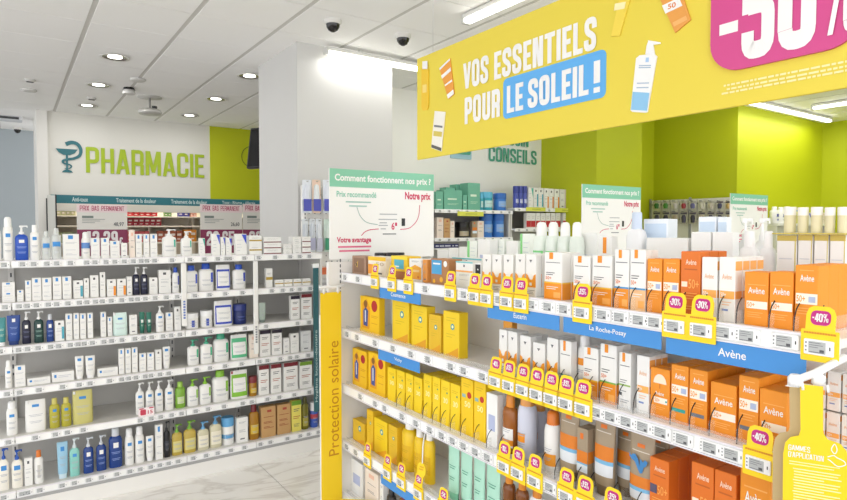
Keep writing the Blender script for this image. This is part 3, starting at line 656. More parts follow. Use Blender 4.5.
# carton styles: (colour, print, description)
CS = {
 'blue': (WBOX, p_blue, 'white carton with small blue square'), 'plain': (WBOX, p_plain, 'plain white carton with grey print'),
 'dark': (WBOX, p_dark, 'white carton with dark square mark'), 'teal': (WBOX, p_teal, 'white carton with teal side flash'),
 'orange': (WBOX, p_orange, 'white carton with orange side flash'), 'pink': (M('f1e2d6', .5), p_pink, 'pale pink carton'),
 'cer': (WBOX, p_cer, 'white carton with blue corner'), 'cerg': (WBOX, p_cerg, 'white carton with green corner'),
 'redb': (WBOX, p_redbase, 'low white carton with red base'), 'flat': (WBOX, p_flat, 'flat white carton lying low'), 'bow': (WBOX, p_bowline, 'low white carton with gold line'),
 'liddark': (WBOX, p_lid(M('2b2436', .4)), 'white carton with dark violet top'), 'lidred': (WBOX, p_lid(WINE), 'white carton with wine red top'), 'lidgreen': (WBOX, p_lid(M('7fa83a', .4)), 'white carton with green top'),
 'cream': (M('f3e6da', .5), p_pink, 'cream carton with pinkish print'), 'tan': (M('c79d68', .5), p_tan, 'tan carton with red brown print'), 'yg': (M('e9dc6a', .5), p_lid(M('6d9c2e', .4)), 'yellow carton with green top'),
 'euc': (WBOX, p_euc, 'white carton with notched orange base'), 'lrp': (WBOX, p_lrp, 'white carton with orange lower third'), 'lrpb': (WBOX, p_lrpb, 'white and orange carton with blue line'),
 'lrpp': (WBOX, p_lrpp, 'white and peach carton with blue line'), 'lrpg': (WBOX, p_lrpg, 'white and orange carton with green line'), 'lrpw': (WBOX, p_lrpw, 'white green-lined carton with orange tab'), 'lrpt': (WBOX, p_lrpt, 'white teal-lined carton with orange tab'),
 'avW': (WBOX, p_avW, 'white carton with orange 50 band'), 'avO': (ORANGE, p_avO, 'orange carton with white 50 band'), 'avT': (ORANGE, p_avT, 'orange carton with teal stripe'), 'avG': (ORANGE, p_avG, 'orange carton with grey stripe'),
 'avU': (ORANGE, p_avU, 'orange carton with white parasol picture'), 'avL': (ORANGE, p_avL, 'wide orange carton with white band'), 'avD': (ORANGED, p_avD, 'dark orange carton with large pale 50'), 'avDq': (ORANGED, p_avDq, 'dark orange carton with grey code patch'),
 'yel': (M('f8d51a', .5), p_yel, 'slim yellow sunscreen carton'), 'yelt': (M('f3cf1c', .5), p_yelt, 'yellow carton with round teal motif'), 'yels': (M('f6cd12', .5), p_yels, 'yellow carton with red seal'),
 'pic': (M('f6c81c', .5), p_pic, 'yellow pack picturing blue tube'), 'gold_y': (M('e8bd24', .5), p_yelt, 'golden yellow carton'),
 'brown': (M('a98872', .5), p_brown, 'brown carton with dark picture'), 'bblue': (M('b07a4c', .5), p_bblue, 'brown carton with bright blue panel'), 'yblue': (M('f3c92a', .5), p_yblue, 'yellow carton with light blue panel'),
 'wo': (WBOX, p_wo, 'white carton with orange swoosh'), 'wy': (M('f4eadb', .5), p_wy, 'pale carton with yellow top band'), 'obar': (M('e59a4c', .5), p_plain, 'narrow orange brown carton'),
 'wline': (WBOX, p_wline, 'white carton with thin orange line'), 'black': (WBOX, p_black, 'white carton with black square panel'), 'obox': (M('f0a63a', .5), p_plain, 'plain orange carton'),
 'green': (M('f3f8f2', .5), p_green, 'white carton with bright green edge'), 'mint': (M('6fb39a', .5), p_mint, 'mint green carton'), 'goldw': (WBOX, p_gold, 'white carton with gold rim'), 'lblue': (M('eef3fb', .5), p_lblue, 'white carton with pale blue panel'),
 'beige': (BEIGE, None, 'slim beige carton with orange mark'), 'red': (WBOX, p_red, 'small white and red carton'), 'lrs': (WBOX, p_lrs, 'small white carton with orange tab'), 'pale': (M('f4f4f2', .5), p_low, 'pale white carton'),
 'sgrey': (M('dfe0e0', .5), p_plain, 'pale grey carton'),
}
def p_beige(b): b.R(.3, .82, .6, .92, ORANGED).R(0, .42, 1, .62, M('e07f1e', .5)).R(0, .26, 1, .4, M('dce6ee', .5)).R(0, .39, 1, .42, M('7db9e0', .5)).S(.42, .62, M('e07f1e', .5))
CS['beige'] = (BEIGE, p_beige, CS['beige'][2])
_BX = {}
def q2(v): return round(v / .002) * .002
def carton(style, w, d, h, loc, rz):
    w, d, h = max(q2(w), .008), max(q2(d), .008), max(q2(h), .01); k = (style, w, d, h)
    if k not in _BX:
        col, pr, _ = CS[style]
        mb = MB().cbox(-w / 2, -d / 2, 0, w / 2, d / 2, h, col, .0012)
        mb.box(-w / 2 + .003, -d / 2 + .0015, h, w / 2 - .003, -d / 2 + .005, h + .0006, col)      # tuck flap edge
        me = mb.mesh('carton'); b = Box(MB(), w, d, h)
        if pr: pr(b)
        _BX[k] = (me, b.mb.mesh('front_print') if pr else None)
    me, pm = _BX[k]; o = obj('carton', me, None, loc, rz)
    if pm: obj('front_print', pm, o)
    return o
# vessels: kind -> builder(style dict, w, d, h) -> [(name, mesh), ...], first one is the body
def vessel_parts(kind, st, w, d, h):
    r, s = w / 2, d / 2; body = st['c']; cap = st.get('cap', WPLAST); parts = []
    pw = st.get('pw', 2.0); mb = MB()
    if kind == 'pump':
        rg = [(0, r * .93, s * .93), (.004, r, s), (h * .60, r, s), (h * .66, r * .9, s * .9), (h * .70, r * .55, s * .6), (h * .715, r * .36, r * .36)]
        loft(mb, rg, body, pw)
        p = MB().lathe([(r * .4, h * .71), (r * .4, h * .77), (r * .2, h * .79), (r * .14, h * .9)], cap, 12)
        p.cbox(-r * .32, -r * .3, h * .9, r * .32, r * .3, h * .955, cap, .002); p.cbox(r * .2, -r * .16, h * .92, r * .95, r * .16, h * .955, cap, .002)
        p.cbox(r * .8, -r * .12, h * .89, r * .95, r * .12, h * .935, cap, .001)
        parts.append(('pump', p)); lz = (.05, .62)
    elif kind == 'bottle':
        rg = [(0, r * .93, s * .93), (.004, r, s), (h * .70, r, s), (h * .77, r * .85, s * .85), (h * .8, r * .5, s * .55)]
        loft(mb, rg, body, pw)
        c = MB(); loft(c, [(h * .795, r * .56, s * .62), (h * .985, r * .52, s * .58), (h, r * .46, s * .5)], cap, 2.0, 16); parts.append(('cap', c)); lz = (.04, .7)
    elif kind == 'spray':
        rg = [(0, r * .93, s * .93), (.004, r, s), (h * .66, r, s), (h * .75, r * .88, s * .88), (h * .78, r * .7, s * .7)]
        loft(mb, rg, body, pw)
        c = MB(); loft(c, [(h * .765, r * .74, s * .74), (h * .94, r * .7, s * .7), (h * .985, r * .55, s * .55), (h, r * .3, s * .3)], cap, 2.0, 16); parts.append(('cap', c)); lz = (.04, .66)
    elif kind == 'tube':
        rg = [(h * .13, r * .86, s * .9), (h * .2, r * .9, s * .95), (h * .55, r * .95, s * .7), (h * .9, r, s * .22), (h * .93, r, .0022), (h, r, .002)]
        loft(mb, rg, body, pw)
        c = MB(); loft(c, [(0, r * .72, s * .82), (h * .13, r * .78, s * .88)], cap, 2.0, 16); parts.append(('cap', c)); lz = (.15, .95)
    elif kind == 'pouch':
        rg = [(0, r * .96, s * .9), (h * .1, r, s), (h * .45, r, s * .8), (h * .8, r * .98, s * .3), (h * .92, r * .96, .003), (h, r * .95, .002)]
        loft(mb, rg, body, 2.6)
        c = MB(); c.lathe([(.007, h * .9), (.007, h * .9 + .016)], cap, 10, cx=-r * .78); parts.append(('spout_cap', c)); lz = (.08, .9); pw = 2.6
    elif kind == 'jar':
        rg = [(0, r * .92, s * .92), (.004, r * .96, s * .96), (h * .68, r * .96, s * .96), (h * .7, r * .9, s * .9)]
        loft(mb, rg, body, pw)
        c = MB(); loft(c, [(h * .68, r, s), (h * .97, r, s), (h, r * .95, s * .95)], cap, 2.0, 20); parts.append(('lid', c)); lz = (.05, .66)
    L = MB(); lo, hi = lz
    for lb in st.get('lab', []): patch(L, rg, h * (lo + (hi - lo) * lb[0]), h * (lo + (hi - lo) * lb[1]), lb[3], lb[2], pw, off=.0006 + .0003 * len(L.ms), a_c=lb[4] if len(lb) > 4 else 0)
    if st.get('txt', True):
        for v, ha in ((.55, 34), (.5, 26), (.3, 30), (.25, 22)): patch(L, rg, h * (lo + (hi - lo) * v), h * (lo + (hi - lo) * v + .012), ha, st.get('ink', M('b4b8c0', .6)), pw, off=.0016)
    parts.append(('label', L))
    return [('body', mb)] + parts
BSQ = (.8, .94, BLUESQ, 20); DIAG = M('3d55c9', .5)
NAMES = {'pump': 'pump_bottle', 'bottle': 'bottle', 'spray': 'spray_bottle', 'tube': 'squeeze_tube', 'pouch': 'refill_pouch', 'jar': 'jar'}
VS = {
 'w': dict(c=WBOX, lab=[BSQ], d='white', pw=2.6), 'wclear': dict(c=CLEARB, cap=CLEARB, lab=[(.55, .8, BLUESQ, 50)], d='clear'), 'wb': dict(c=WBOX, cap=WPLAST, lab=[(.55, .9, M('5f8fd0', .4), 80)], d='white and blue'),
 'blue': dict(c=M('2150b8', .3), lab=[(.75, .9, PAPERW, 14)], d='royal blue', ink=M('8fa8e0', .6), pw=3), 'navy': dict(c=M('1e3f86', .25), lab=[(.72, .92, PAPERW, 16)], d='navy blue', ink=M('8fa8e0', .6), pw=2.6, cap=M('d5d9e0', .3)),
 'dark': dict(c=M('1c1e38', .3), lab=[(.72, .9, PAPERW, 14)], d='near-black', ink=M('6d7192', .6), pw=2.6), 'dgreen': dict(c=M('173d3a', .3), lab=[(.72, .9, PAPERW, 14)], d='dark green', ink=M('8fb3a8', .6), pw=2.6), 'black': dict(c=M('16181c', .3), cap=M('1b1d22', .3), lab=[(.3, .7, M('3a3e48', .5), 40)], d='black', ink=INK),
 'navyt': dict(c=M('1d4593', .3), lab=[(.78, .92, PAPERW, 14)], d='dark blue', ink=M('8fa8e0', .6), cap=NAVY), 'tealt': dict(c=M('3b8c8f', .35), lab=[], d='teal', ink=PALEG), 'gtube': dict(c=M('1f6f5c', .4), lab=[(.45, .62, PAPERW, 25)], d='dark green', ink=PALEG, cap=M('1a5a4a', .4)),
 'lblue': dict(c=M('9cc9e2', .3), lab=[(.75, .9, BLUESQ, 20)], d='light blue', cap=M('cfe3ee', .3)), 'aqua': dict(c=M('8fcfc4', .3), lab=[(.78, .92, BLUESQ, 16)], d='aqua green', cap=M('dfe8ea', .3), pw=2.6), 'olive': dict(c=OLIVE, lab=[(.78, .92, BLUESQ, 20)], d='olive yellow', cap=M('c9bf63', .3)), 'olivep': dict(c=M('cdc67a', .35), lab=[(.8, .9, BLUESQ, 14)], d='olive yellow'),
 'wpouch': dict(c=WBOX, lab=[(.85, .95, BLUESQ, 14)], d='white'), 'aquap': dict(c=M('d9efe9', .3), lab=[(.75, .85, BLUESQ, 14)], d='pale aqua'), 'cb': dict(c=WBOX, cap=M('2f58c2', .35), lab=[(.42, .95, DIAG, 14, 36)], d='white', pw=3, extra='with blue cap'), 'cbp': dict(c=WBOX, cap=WPLAST, lab=[(.0, .9, M('3a50c0', .5), 60), (.1, .8, WBOX, 46)], d='blue and white'),
 'cg': dict(c=WBOX, cap=M('4fae8d', .35), lab=[(.42, .95, M('45b989', .5), 14, 36)], d='white', pw=3, extra='with green pump'), 'cgp': dict(c=WBOX, lab=[(.0, .95, M('5cbf8c', .5), 60), (.15, .75, WBOX, 44)], d='green and white'), 'ww': dict(c=WBOX, lab=[(.5, .95, M('45b9a0', .5), 12, 36)], d='white', pw=3.2), 'lg': dict(c=WBOX, cap=M('8dc63f', .35), lab=[(.42, .95, LGRN, 14, 36)], d='white', pw=3, extra='with lime pump'), 'lgp': dict(c=WBOX, cap=M('b23a3a', .4), lab=[(.0, .95, M('86c23c', .5), 60), (.2, .8, WBOX, 42)], d='lime and white'),
 'glass_g': dict(c=M('7fae3e', .25), cap=M('9bc94f', .3), lab=[(.2, .6, M('c9dca0', .5), 40)], d='green'), 'wjar': dict(c=WBOX, cap=WPLAST, lab=[(.1, .8, M('4358b8', .5), 14)], d='white'), 'njar': dict(c=M('1b2a66', .3), cap=M('27357c', .3), lab=[], d='navy blue', ink=M('5f70b8', .5)), 'greyg': dict(c=M('b4c2b8', .4), lab=[], d='grey green', cap=M('7d8c84', .4)),
 'oilg': dict(c=M('c2a94e', .25), cap=M('7db43c', .3), lab=[(.1, .7, M('d9cf86', .5), 50)], d='amber', pw=3, extra='with green pump'), 'oilb': dict(c=M('d8d2b4', .25), cap=M('6aa7d6', .3), lab=[(.1, .8, M('efe9d4', .5), 50)], d='pale', pw=3, extra='with blue pump'), 'bwjar': dict(c=WBOX, cap=M('62a7d8', .35), lab=[(.3, .55, M('62a7d8', .4), 88)], d='white and blue'), 'brownb': dict(c=M('a8771f', .25), cap=M('7a2228', .35), lab=[(.2, .6, M('d9b93c', .5), 50)], d='amber brown'), 'olived': dict(c=M('6f6a1e', .25), cap=M('54501c', .3), lab=[(.1, .5, M('a39a3a', .5), 50)], d='dark olive'), 'bred': dict(c=M('3b5bb5', .3), cap=M('e8e6e8', .3), lab=[(.5, .8, M('b8404a', .5), 80)], d='blue and red'),
 'wblue': dict(c=M('f1ede2', .4), cap=M('2457b5', .35), lab=[(.72, .92, BLUESQ, 24)], d='cream white', pw=3, extra='with blue pump'), 'worange': dict(c=WBOX, cap=M('e07a2a', .35), lab=[(.2, .8, M('d0cdc8', .5), 18)], d='white', extra='with orange cap'),
 'sunw': dict(c=WBOX, cap=WPLAST, lab=[(.7, .9, ORANGE, 30)], d='white', extra='with orange label'), 'amber': dict(c=M('9c5a1a', .2), cap=M('e08a22', .35), lab=[(.1, .6, PAPERW, 55), (.15, .3, ORANGE, 55)], d='amber', extra='with orange cap'), 'lav': dict(c=M('d3d6e6', .35), cap=M('e9a255', .35), lab=[(.35, .55, ORANGE, 30)], d='pale lavender'), 'wocap': dict(c=WBOX, cap=M('e07a22', .35), lab=[(.1, .42, M('f5a02a', .5), 60)], d='white', extra='with orange base'),
 'sand': dict(c=BEIGE, cap=M('7d6a50', .4), lab=[(.36, .58, M('e07f1e', .5), 70), (.12, .31, M('e3e8ee', .5), 70), (.30, .36, M('7db9e0', .5), 70), (.84, .9, ORANGED, 14), (.78, .795, M('d8cfc0', .5), 40)], d='beige', ink=M('c9bfae', .5), pw=2.3, txt=False), 'sandw': dict(c=BEIGE, cap=M('7d6a50', .4), lab=[(.22, .4, M('e07f1e', .5), 70), (.02, .16, M('e3e8ee', .5), 70), (.16, .22, M('7db9e0', .5), 70), (.86, .92, ORANGED, 14), (.79, .805, M('d8cfc0', .5), 40)], d='beige', extra='with blue whale', pw=2.3, txt=False), 'yb': dict(c=M('edc61e', .3), cap=M('f3f2ee', .3), lab=[(.2, .7, M('e2b512', .4), 50)], d='yellow', extra='with white cap', ink=M('c79f10', .5)), 'minttube': dict(c=M('b2e2cd', .4), cap=M('86c9ab', .4), lab=[], d='mint green', ink=M('4f9c80', .5)),
 'ambers': dict(c=M('7a4312', .2), cap=M('e08a22', .35), lab=[(.1, .5, M('f2e8dc', .5), 40)], d='dark amber', extra='with orange cap'), 'whiteb': dict(c=M('e9e8ee', .35), cap=M('d9862a', .35), lab=[(.3, .5, M('d5d6de', .5), 30)], d='white', extra='with amber cap'), 'bluecan': dict(c=M('3f7fd0', .35), cap=M('2f6bbd', .35), lab=[(.3, .8, M('8fb6e8', .5), 50)], d='blue'), 'tealcan': dict(c=M('3aa7b8', .35), cap=M('5fb7d8', .35), lab=[(.2, .8, M('bfe3e0', .5), 50)], d='teal'), 'indigo': dict(c=M('4a58b0', .35), cap=M('39469a', .35), lab=[(.3, .6, M('c9cfee', .5), 40)], d='indigo blue'),
 'gpump': dict(c=M('eef6ee', .4), cap=M('fbfbf9', .4), lab=[(.0, .8, M('7fd884', .5), 60), (.05, .75, M('eff5f4', .5), 34)], d='green and white', pw=3.5), 'palep': dict(c=M('f6f6f6', .4), cap=M('f8f8f8', .4), lab=[(.1, .7, M('eef0f2', .5), 40)], d='pale white', pw=3), 'lbcap': dict(c=M('f3f4f6', .4), cap=M('cfdcf0', .35), lab=[(.1, .8, M('f8f8f8', .5), 50)], d='white', extra='with pale blue cap', pw=3.4), 'darkb': dict(c=M('2a2622', .3), cap=M('18171a', .3), lab=[(.1, .6, M('b7a98c', .5), 60)], d='dark'),
 'goldj': dict(c=M('ddd5ae', .4), cap=M('f6f3ea', .4), lab=[], d='white capped gold', txt=False), 'wdots': dict(c=WBOX, lab=[(.5, .8, M('4b51a8', .5), 20), (.2, .35, M('4b51a8', .5), 14)], d='white'),
}
_VX = {}
def vessel(kind, style, w, d, h, loc, rz):
    w, d, h = max(q2(w), .01), max(q2(d), .01), max(q2(h), .02); k = (kind, style, w, d, h)
    if k not in _VX: _VX[k] = [(n, mb.mesh(n)) for n, mb in vessel_parts(kind, VS[style], w, d, h) if mb.v]
    ps = _VX[k]; o = obj(NAMES[kind], ps[0][1], None, loc, rz)
    for n, me in ps[1:]: obj(n, me, o)
    return o
CATS = {'pump': 'pump bottle', 'bottle': 'bottle', 'spray': 'spray bottle', 'tube': 'tube', 'pouch': 'pouch', 'jar': 'jar', 'box': 'carton'}
NOUN = {'pump': 'pump bottle', 'bottle': 'bottle', 'spray': 'capped bottle', 'tube': 'squeeze tube', 'pouch': 'refill pouch', 'jar': 'round jar'}
REG = []          # (object, description, place, category, shared)
def product(kind, style, w, d, h, loc, rz, place, shared=None):
    if kind == 'box': o = carton(style, w, d, h, loc, rz); desc = CS[style][2]
    else:
        o = vessel(kind, style, w, d, h, loc, rz); st = VS[style]; desc = st['d'] + ' ' + NOUN[kind] + ((' ' + st['extra']) if 'extra' in st else '')
    REG.append((o, desc, place, CATS[kind], shared)); return o
ORD = 'first second third fourth fifth sixth seventh eighth ninth tenth eleventh twelfth thirteenth fourteenth fifteenth sixteenth seventeenth eighteenth nineteenth twentieth'.split()
def finish_labels():
    cnt = {}
    for o, d, p, c, sh in REG: cnt.setdefault((d, p, sh), []).append(o)
    for o, d, p, c, sh in REG:
        l = cnt[(d, p, sh)]; n = len(l); rw = f' {ORD[sh]} row back,' if sh else ''
        if n == 1: tag(o, f'{d}{"," if sh else ""}{rw} {p}', c)
        else:
            k = l.index(o); od = 'leftmost' if k == 0 else 'rightmost' if k == n - 1 else ORD[k] + ' from left'
            tag(o, f'{d},{rw} {od}, {p}', c, f'{d} {p}')
LROW = ['on top skincare shelf', 'on second skincare shelf', 'on third skincare shelf', 'on fourth skincare shelf', 'on fifth skincare shelf', 'on bottom skincare shelf']
RROW = ['on top sunscreen shelf', 'on second sunscreen shelf', 'on third sunscreen shelf', 'on fourth sunscreen shelf', 'on bottom sunscreen shelf']
DEP = {'box': .55, 'pump': .62, 'bottle': .7, 'spray': 1.0, 'tube': .55, 'pouch': .45, 'jar': 1.0}
def lrow(i, items, label=True):
    for it in items:
        kind, x0, x1, yt, st = it[:5]; Yf = 4.005
        a, b, c = at(x0 + .3, 300, 1, Yf), at(x1 - .3, 300, 1, Yf), at((x0 + x1) / 2, yt, 1, Yf)
        w = b.x - a.x; h = c.z - LTOP[i]; d = it[5] if len(it) > 5 else max(.03, min(w * DEP[kind], .1))
        if kind in ('spray', 'jar'): d = w
        z = LTOP[i] + (it[6] if len(it) > 6 else 0)
        if len(it) > 6: h -= it[6]
        product(kind, st, w, d, h, ((a.x + b.x) / 2, Yf + d / 2, z), 0, LROW[i])
        if label and len(it) <= 6: lrail_label(i, (a.x + b.x) / 2 + random.uniform(-.008, .008))
def rrow(i, items):
    for it in items:
        kind, x0, x1, yt, st = it[:5]; o_ = it[5] if len(it) > 5 else {}
        Xf = RX + .05 + o_.get('back', 0)
        a, b, c = at(x0 + .3, 300, 0, Xf), at(x1 - .3, 300, 0, Xf), at((x0 + x1) / 2, yt, 0, Xf)
        w = a.y - b.y; h = c.z - RTOP[i]; d = o_.get('d', max(.03, min(w * DEP[kind] * (1.0 if kind != 'box' else 1.0), .085)))
        if kind in ('spray', 'jar') and 'd' not in o_: d = w
        yc = (a.y + b.y) / 2
        product(kind, st, w, d, h, (Xf + d / 2, yc, RTOP[i]), -PI / 2, RROW[i])
        for k in range(1, o_.get('rows', 1)):
            product(kind, st, w, d, h, (Xf + d / 2 + k * (d + .002), yc, RTOP[i]), -PI / 2, RROW[i], k)

# ------------------------------------------------------------------ long gondola, shelf by shelf
B = 'box'
lrow(0, [('spray', -8, 3, 221, 'w'), ('spray', 4, 15, 217, 'w'), ('pump', 16, 30, 224, 'blue'), ('bottle', 31, 41, 225, 'w'), ('bottle', 43, 52, 231, 'wclear'), ('bottle', 52.5, 63, 228, 'wclear'),
    (B, 64, 80.5, 234, 'blue'), ('spray', 82.5, 91.5, 232, 'wb'), (B, 92, 101, 238, 'blue'), (B, 102, 110.5, 238, 'blue'), (B, 111, 121, 241, 'blue'), (B, 122, 128.5, 243, 'plain'), (B, 130.5, 136, 230, 'pink'),
    (B, 136.5, 143, 234, 'blue'), (B, 144.5, 150.5, 234, 'blue'), (B, 151, 158.5, 234, 'blue'), ('pump', 163.5, 178, 228, 'ww'), ('pump', 182, 193.5, 230, 'ww'), (B, 200, 206, 238, 'cerg'),
    (B, 212.5, 221, 234, 'cer'), (B, 221.5, 226, 237, 'cer'), (B, 226.5, 232.5, 238, 'cer'), (B, 236, 247.5, 234, 'cer')])
for x0, x1, n, y0, dy, st in ((249, 262, 2, 235.5, 9, 'bow'), (263.5, 281.5, 3, 237, 6.2, 'redb'), (283, 292, 2, 244, 6, 'plain'), (292.5, 301.5, 3, 236.5, 6.3, 'plain'), (302, 311, 3, 236.5, 6.3, 'redb')):
    Yf = 4.005; a, b = at(x0 + .3, 240, 1, Yf), at(x1 - .3, 240, 1, Yf); top = at((x0 + x1) / 2, y0, 1, Yf).z; hh = (top - LTOP[0]) / n
    for k in range(n):
        product(B, st, b.x - a.x, .08, hh - .001, ((a.x + b.x) / 2, Yf + .04, LTOP[0] + k * hh), 0, f'{["lowest", "second", "third"][k] if k < n - 1 else "topmost"} in pile on top skincare shelf')
    lrail_label(0, (a.x + b.x) / 2)
lrow(1, [(B, 2, 15.5, 292.5, 'blue'), (B, 2, 15.5, 282.5, 'blue', .05, .052), (B, 17, 24, 290, 'blue'), (B, 25.3, 31.7, 280.5, 'blue'), (B, 32, 42, 278, 'blue'), (B, 42.3, 52, 278, 'blue'), (B, 53, 62, 277, 'blue'), (B, 62.5, 72, 276.5, 'blue'), (B, 73.5, 83.5, 280.5, 'teal'),
    (B, 84, 89.5, 278.5, 'dark'), (B, 90.5, 99, 275.5, 'dark'), (B, 100, 106, 272.5, 'dark'), (B, 107, 116.5, 279.5, 'orange'), (B, 117, 126.5, 279, 'orange'), (B, 127, 132.5, 276.5, 'plain'), ('pump', 133, 140.5, 266, 'dark'), ('pump', 141, 148.5, 266, 'dark'), (B, 149.5, 158, 277.5, 'dark'),
    (B, 159, 171.5, 270, 'dark'), ('bottle', 172.5, 180, 267.5, 'cb'), ('bottle', 186, 199, 265.5, 'cb'), ('bottle', 199.5, 215, 263.5, 'cb'), ('pouch', 216.5, 231.5, 265, 'cbp'), ('bottle', 233.5, 247, 264.5, 'cb'),
    (B, 266, 273, 268.5, 'bow'), (B, 275, 284, 280, 'bow'), (B, 284.3, 293, 279.5, 'bow'), (B, 293.5, 302, 279, 'bow'), (B, 302.3, 311, 278.5, 'bow')])
lrow(2, [('tube', -4, 5.5, 318, 'tealt'), ('tube', 6, 20, 315.5, 'navyt'), ('pump', 21, 30.5, 310.5, 'dark'), ('pump', 33, 43.5, 310, 'dgreen'), ('bottle', 45.5, 53.5, 314.5, 'navy'), (B, 54, 64, 321, 'teal'), (B, 65, 72, 314, 'blue'), (B, 72.7, 79, 313.5, 'blue'), (B, 79.4, 85.8, 313.5, 'blue'), (B, 86.7, 92.8, 313, 'blue'),
    (B, 100, 106, 312.2, 'blue'), (B, 107, 112, 317, 'blue'), ('pouch', 112.5, 127.5, 313, 'aquap'), (B, 129, 137, 315, 'plain'), ('tube', 139, 145, 312.5, 'gtube'), ('tube', 146, 152, 312.5, 'gtube'), ('pump', 155.5, 164.5, 305, 'w'), (B, 165.5, 173, 312.5, 'blue'), (B, 174, 181, 306.5, 'dark'),
    ('jar', 186, 200, 313.5, 'wjar'), ('jar', 201, 214, 311, 'wjar'), ('pouch', 214.5, 233.5, 301, 'cbp'), ('jar', 234.5, 248.5, 304.5, 'njar'), ('tube', 259, 266.5, 303, 'greyg'), (B, 290.5, 300, 296, 'liddark'), (B, 301, 312, 294, 'lidred')])
lrow(3, [('spray', 3, 10.5, 361, 'w'), (B, 12.3, 24, 366, 'blue'), (B, 25, 49, 378, 'flat'), (B, 50, 73, 372, 'flat'), ('tube', 73.5, 83, 356.5, 'w'), ('tube', 84, 94.5, 356, 'w'), (B, 96, 117, 368, 'flat'), (B, 117.5, 123.5, 349, 'blue'), (B, 124, 130.2, 348.5, 'blue'), (B, 130.6, 137, 347.5, 'blue'), (B, 138, 145.5, 353.5, 'blue'), (B, 146, 153.5, 353, 'blue'),
    (B, 154.3, 161, 350, 'dark'), ('tube', 162, 170, 347, 'w'), ('pump', 187, 199, 339, 'cg'), ('pump', 200, 213, 336.5, 'cg'), ('bottle', 213.5, 229.5, 334, 'cg'), ('pouch', 230.5, 248, 335, 'cgp'), (B, 249, 258, 334.5, 'cream'), (B, 259.3, 270.3, 330.5, 'liddark'), (B, 271.3, 281.8, 329.5, 'liddark'), (B, 283, 289.5, 338, 'plain'), (B, 290, 299, 333.5, 'dark'), (B, 300.5, 311, 331, 'sgrey')])
lrow(4, [('spray', 3, 15, 402, 'w'), ('pouch', 22, 44, 401, 'wpouch'), ('bottle', 46.5, 58, 399, 'olive'), ('bottle', 58.5, 69.5, 398, 'olive'), ('pouch', 70, 91.5, 391, 'olivep'), ('pump', 134, 143, 382, 'w'), ('pump', 144, 152.8, 381, 'w'), ('pump', 153.6, 162, 380, 'w'), ('pump', 163.5, 173, 379, 'w'), ('bottle', 174, 185, 382.5, 'glass_g'), ('pump', 186, 198, 379, 'lg'), ('pump', 198.6, 211, 376.5, 'lg'),
    ('bottle', 212, 229, 371.5, 'lg'), ('pouch', 230, 248, 371, 'lgp'), ('jar', 249, 257.5, 377, 'brownb'), (B, 258, 268.5, 365.5, 'lidred'), (B, 270, 281, 364, 'lidred'), (B, 283, 297.5, 362.5, 'lidred'), (B, 299, 312, 361.5, 'lidgreen')])
lrow(5, [('pump', -6, 5, 448, 'wblue'), ('pump', 7, 19, 449.5, 'wblue'), (B, 20, 29, 459, 'dark'), ('bottle', 30, 40, 451.5, 'worange'), ('tube', 53.5, 65, 443, 'lblue'), ('pump', 66, 77, 437.5, 'aqua'), ('pump', 80, 91, 437, 'navy'), ('pump', 93, 104, 435, 'navy'), ('bottle', 106, 120.5, 429.5, 'navy'), ('spray', 122.3, 132, 429.5, 'w'), ('spray', 132.7, 142.7, 427.5, 'w'), ('tube', 143.5, 152, 437, 'w'), (B, 153, 161, 425, 'blue'), ('pump', 161.7, 168.5, 420.5, 'black'),
    ('pump', 170, 181, 424, 'oilg'), ('pump', 182, 195, 420.5, 'oilg'), ('pump', 196, 208, 421.5, 'oilb'), ('pump', 208.5, 221, 415.5, 'oilb'), ('jar', 221.3, 234.3, 418.5, 'bwjar'), (B, 235, 247, 418, 'plain'), ('bottle', 248.5, 259, 405.5, 'brownb'), (B, 260, 275, 407, 'tan'), (B, 276, 290, 404.5, 'tan'), (B, 290.5, 300.8, 401, 'yg'), ('bottle', 301.3, 309, 398, 'olived'), ('jar', 310.5, 319, 403, 'bred')])
# little red and white promotion ticket on the fifth shelf edge
p = at(138.5, 414, 1, LY - .008); t = empty('promotion_ticket', (p.x, LY - .008, p.z - .012)); tag(t, 'small red and white promotion ticket on fifth skincare shelf edge', 'price tag')
MB().cbox(0, 0, -.01, .09, .003, .045, M('f6e9ea', .5), .001).build('card', t); MB().rrect(.01, .0, .042, .034, .006, M('c63a52', .5), -.001).text('15', .052, .004, .08, .026, M('c63a52', .5), -.001, .02).build('print', t)
MB().rect(.005, .036, .03, .043, M('c63a52', .5), -.001).rect(.06, .036, .085, .043, M('c63a52', .5), -.001).build('corner_mark', t)

